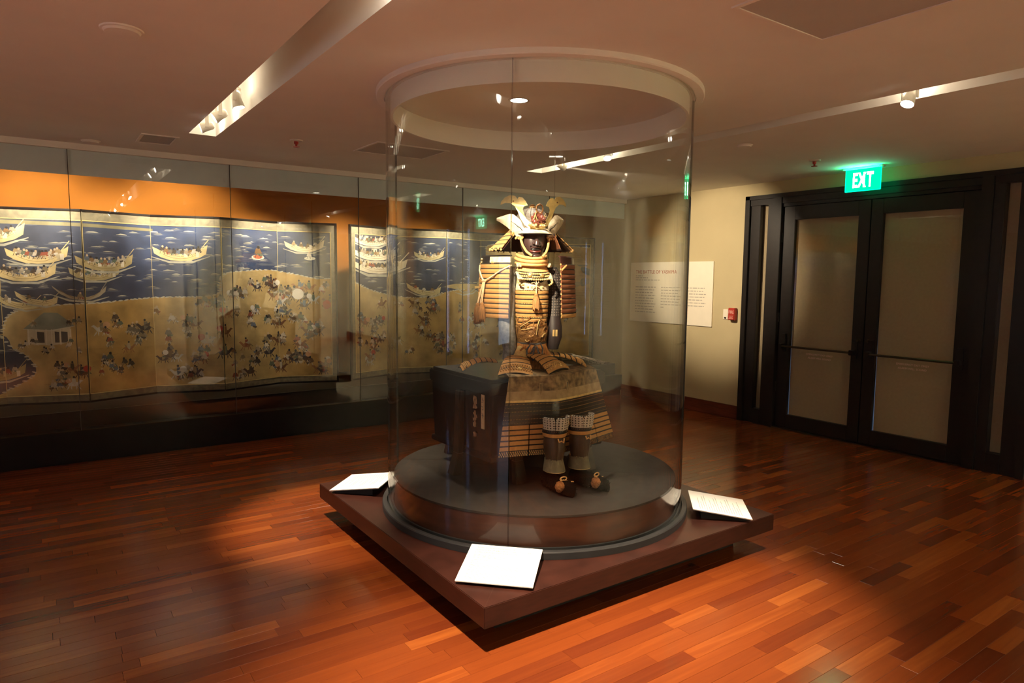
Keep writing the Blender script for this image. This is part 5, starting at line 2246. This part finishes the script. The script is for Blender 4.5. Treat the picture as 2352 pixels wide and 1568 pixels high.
b.tube([A(.008 + .020 * math.sin(t), -.148, 2.000 + .026 * math.cos(t)) for t in [2 * PI * i / 28 for i in range(28)]], .0055, 8, closed=True)
b.build('gilt_ring', M['relief'], dr, smooth=True)
b = MB()
for (x0, z0, x1, z1) in ((-.030, 1.935, -.012, 1.985), (.030, 1.93, .040, 1.975), (-.010, 1.93, -.022, 1.99), (.034, 1.945, .048, 1.96)):
    b.tube([A(x0, -.17, z0), A((x0 + x1) / 2 - .006, -.176, (z0 + z1) / 2), A(x1, -.168, z1)], [.003, .0026, .001], 6)
b.ball(A(-.018, -.172, 1.905), .010, 9, 6)
b.build('gilt_detail', M['goldmatt'], dr, smooth=True)

# --- apron of thigh guards draped over the front of the chest
HT = [(2.150, 3.095), (2.385, 2.985), (2.812, 3.095)]     # plan at the lid edge: left, ridge, right
HB = [(2.048, 3.052), (2.395, 2.930), (2.930, 3.055)]    # plan at the hem


def hpt(s_, z, o_=0.0):
    """point on the apron: s_ from 0 (left) over .42 (ridge) to 1 (right), height z"""
    q = max(0.0, (1.035 - z) / .42)
    P = [Vector(a).lerp(Vector(c), q) for a, c in zip(HT, HB)]
    k = .42
    if s_ < k:
        p = P[0].lerp(P[1], s_ / k)
        d = P[1] - P[0]
    else:
        p = P[1].lerp(P[2], (s_ - k) / (1 - k))
        d = P[2] - P[1]
    nn = Vector((d.y, -d.x)).normalized()
    w = nn * (o_ + .006 * math.sin(9 * s_ + 2))
    return Vector((p.x + w.x, p.y + w.y, z))


def hstrip(name, s0, s1, z0, z1, mat, parent, th=.005, n=26, o_=0.0, nr=3, flip=False):
    rows_ = []
    for i in range(nr):
        f_ = i / (nr - 1)
        rows_.append([hpt(s0 + (s1 - s0) * j / n, z0 + (z1 - z0) * f_, o_) for j in range(n + 1)])
    return lame(name, rows_, mat, parent, th)


b = MB()
rows = []
for k in range(5):
    f_ = k / 4
    rows.append([Vector((2.19 + .62 * j / 26, 3.27, 1.035)).lerp(hpt(j / 26, 1.035), f_) + Vector((0, 0, .014 * math.sin(PI * f_))) for j in range(27)])
for z in (1.0, .96, .915):
    rows.append([hpt(j / 26, z) for j in range(27)])
b.shell(rows, .005)
ap = b.build('thigh_apron', M['brocade'], ar, smooth=True)
hstrip('brocade_band', 0, 1, .955, .900, M['brocade2'], ap, .003, o_=.003)
hstrip('brocade_edge', 0, 1, .905, .893, M['goldmatt'], ap, .003, o_=.004)
for s_ in (.30, .56):
    b = MB()
    b.tube([hpt(s_ - .008, 1.0, .008), hpt(s_ - .010, .955, .008), hpt(s_ - .003, .935, .008), hpt(s_ + .006, .955, .008), hpt(s_ + .006, 1.0, .008)], .0035, 6)
    b.build('slit_binding', M['brocade2'], ap, smooth=True)
    b = MB()
    b.obox(hpt(s_ - .002, .965, .004), Vector((.004, 0, 0)), Vector((0, .003, 0)), Vector((0, 0, .028)))
    b.build('slit', M['lacq'], ap)
hstrip('lacquer_field', 0, 1, .896, .770, M['lacq'], ap, .005, nr=4)
b = MB()
for k, z in enumerate((.884, .864, .843, .822, .800, .780)):
    n = 84
    for j in range(n):
        s_ = (j + .5) / n
        b.bead(hpt(s_, z, .0085), .0027 if k % 2 == 0 else .0015)
o = b.build('dotted_lacing', M['lacebead'], ap)
o['kind'] = 'stuff'
SP = [0, .205, .40, .60, .80, 1.0]
for a, c in zip(SP[:-1], SP[1:]):
    pan = None
    z = .770
    for k in range(5):
        o = hstrip('splint_panel' if k == 0 else 'splint_row', a + .004, c - .004, z, z - .0275, M['lace'], ap if k == 0 else ap, .005, 8, .004 + .001 * k)
        z -= .0285
    b = MB()
    for r_ in range(3):
        for j in range(13):
            b.ball(hpt(a + (c - a) * (j + .5 + .4 * (r_ % 2)) / 13.6, z - .006 - .0095 * r_, .010), .0048, 6, 4)
    o = b.build('hem_knots', M['lacebead'] if a < .3 else M['relief'], ap, smooth=True)
    o['kind'] = 'stuff'
    hstrip('hem', a + .004, c - .004, z, z - .030, M['lacq'], ap, .005, 8, .004)


# --- shin guards and fur shoes on the podium
def shin(x, y_, rot, label):
    t = thing('shin_guard', label, 'shin guard', (x, y_, PZ), rot, group='shin guards before the chest')
    ca, sa = math.cos(rot), math.sin(rot)

    def Q(a, c, z):
        return Vector((x + ca * a - sa * c, y_ + sa * a + ca * c, z))

    def arc(r, r2, z, n=16, t0=-1.9, t1=1.9):
        return [Q(r * math.sin(q), -r2 * math.cos(q), z) for q in [t0 + (t1 - t0) * i / n for i in range(n + 1)]]
    rows_ = [arc(.056, .060, .722), arc(.058, .063, .68), arc(.055, .060, .64), arc(.045, .050, .58), arc(.040, .045, .535)]
    main = lame('splint', rows_, M['shinm'], t, .004)
    for q in (-.9, -.3, .3, .9):
        b = MB()
        b.tube([Q((r + .002) * math.sin(q), -(r2 + .002) * math.cos(q), z) for r, r2, z in ((.056, .060, .715), (.058, .063, .68), (.055, .060, .64), (.047, .052, .58), (.043, .048, .53))], .0028, 6)
        b.build('splint_ridge', M['shinm'], main, smooth=True)
    rows_ = [arc(.066, .070, .745), arc(.064, .068, .730), arc(.060, .064, .718)]
    lame('orange_band', rows_, M['lace'], t, .004)
    rows_ = [arc(.066, .070, .762), arc(.066, .070, .745)]
    lame('lacquer_band', rows_, M['lacq'], t, .004)
    b = MB()
    for i in range(18):
        q = -1.5 + 3.0 * i / 17
        b.bead(Q(.068 * math.sin(q), -.072 * math.cos(q), .754), .003)
    o = b.build('band_lacing', M['lacebead'], t)
    o['kind'] = 'stuff'
    for (q0, q1) in ((-1.55, -.56), (-.50, .50), (.56, 1.55)):
        rows_ = []
        for k in range(5):
            f_ = k / 4
            z = .832 - .068 * f_
            r = .072 - .008 * f_
            shr = 1 - (.16 if k == 0 else 0)
            m_ = (q0 + q1) / 2
            rows_.append([Q(r * math.sin(m_ + (q - m_) * shr), -(r + .004 + .006 * math.sin(PI * (q - q0) / (q1 - q0))) * math.cos(m_ + (q - m_) * shr), z) for q in [q0 + (q1 - q0) * i / 7 for i in range(8)]])
        lame('knee_plate', rows_, M['quilt'], t, .010, vm=.07)
    b = MB()
    b.tube([Q(-.02, -.070, .715), Q(-.018, -.078, .698), Q(.0, -.074, .702), Q(.012, -.078, .692), Q(.02, -.070, .715)], .004, 7)
    b.build('tie', M['rope'], t, smooth=True)
    # gaiter of olive canvas at the ankle
    rows_ = []
    for k in range(5):
        f_ = k / 4
        r = .047 + .011 * f_
        rows_.append([Q(r * math.sin(q) * (1 + .03 * math.sin(5 * q)), -r * 1.1 * math.cos(q) - .006 * f_,   .590 - .068 * f_) for q in [-PI + 2 * PI * i / 24 for i in range(24)]])
    b = MB()
    b.shell(rows_, .004, close_u=True)
    g = b.build('gaiter', M['canvas'], t, smooth=True)
    b = MB()
    b.tube(rows_[0], .004, 6, closed=True)
    b.tube(rows_[-1], .004, 6, closed=True)
    b.build('gaiter_binding', M['goldmatt'], g, smooth=True)
    b = MB()
    b.tube([Q(0, 0, .515), Q(0, .0, .56), Q(0, .0, .71)], [.030, .030, .036], 12)
    b.build('padded_leg', M['black'], t, smooth=True)
    return t


def shoe(x, y_, rot, label, px, pz):
    t = thing('fur_shoe', label, 'shoe', (x, y_, PZ), rot, group='fur shoes below the shin guards')
    ca, sa = math.cos(rot), math.sin(rot)

    def Q(a, c, z):
        return Vector((x + ca * a - sa * c, y_ + sa * a + ca * c, z))
    rows_ = []
    rd_ = random.Random(int(x * 1000))
    n = 20
    for k in range(13):
        f_ = k / 12
        c = .10 - .27 * f_
        w = .060 * (math.sin(PI * min(.97, .12 + .80 * f_)) ** .45) * (1 if f_ < .75 else 1 - .5 * (f_ - .75) ** 1.2)
        h = .092 - .022 * f_ if f_ < .8 else .074 - .05 * (f_ - .8)
        if k in (0, 12):
            w *= .45
            h *= .6
        row_ = []
        for i in range(n):
            q = 2 * PI * i / n
            j_ = 1 + rd_.uniform(-.05, .05)
            zz = PZ + .002 + h * (.5 + .5 * math.sin(q)) * j_ if math.sin(q) > -.99 else PZ + .002
            row_.append(Q(w * math.cos(q) * j_, c, max(PZ + .002, zz)))
        rows_.append(row_)
    b = MB()
    vs_ = [p for r_ in rows_ for p in r_]
    fs = []
    for i in range(12):
        for j in range(n):
            l = (j + 1) % n
            fs.append((i * n + j, i * n + l, (i + 1) * n + l, (i + 1) * n + j))
    fs.append(tuple(range(n))[::-1])
    fs.append(tuple(12 * n + j for j in range(n)))
    b.add(vs_, fs)
    body = b.build('body', M['fur'], t, smooth=True, angle=80)
    b = MB()
    for i in range(420):
        k, j = rd_.randrange(1, 12), rd_.randrange(n)
        p = rows_[k][j]
        if p.z < PZ + .012:
            continue
        d = (p - Q(0, .10 - .27 * k / 12, PZ + .02)).normalized() * .012 + Vector((rd_.uniform(-.006, .006), rd_.uniform(-.006, .006), rd_.uniform(-.008, .002)))
        s3 = d.orthogonal().normalized() * .0016
        b.add([p - s3, p + s3, p + d], [(0, 1, 2)])
    o = b.build('fur_tufts', M['fur'], body)
    o['kind'] = 'stuff'
    b = MB()
    b.tube([Q(.022 * math.cos(q) + px, -.094, PZ + .088 + .011 * math.sin(q)) for q in [2 * PI * i / 12 for i in range(12)]], .0035, 6, closed=True)
    b.tube([Q(px, -.088, PZ + .08), Q(px + .04, -.095, PZ + .066), Q(px + .075, -.085, PZ + .058)], .0035, 6)
    b.tube([Q(px - .01, -.088, PZ + .085), Q(px - .022, -.10, PZ + .082), Q(px - .036, -.110, PZ + pz + .02)], .003, 6)
    b.build('tie_cord', M['rope'], t, smooth=True)
    rows_ = []
    b = MB()
    c_ = Q(px - .040, -.118, PZ + pz)
    vs_ = []
    b.ball(c_, (.026, .024, .030), 18, 12)
    b.v = [tuple(Vector(p) + (Vector(p) - c_) * rd_.uniform(-.10, .14)) for p in b.v]
    b.build('pompon', M['pompon'], t, smooth=True)
    return t


shin(2.322, 2.890, math.radians(-6), 'dark shin guard with pale quilted knee plates, standing nearer the chest characters')
shin(2.486, 2.869, math.radians(6), 'dark shin guard with pale quilted knee plates, standing nearer the double door')
shoe(2.325, 2.880, math.radians(-4), 'black fur shoe with russet pompon, farther from the podium hole', -.01, .056)
shoe(2.506, 2.840, math.radians(12), 'black fur shoe with russet pompon, next to the round podium hole', -.01, .056)
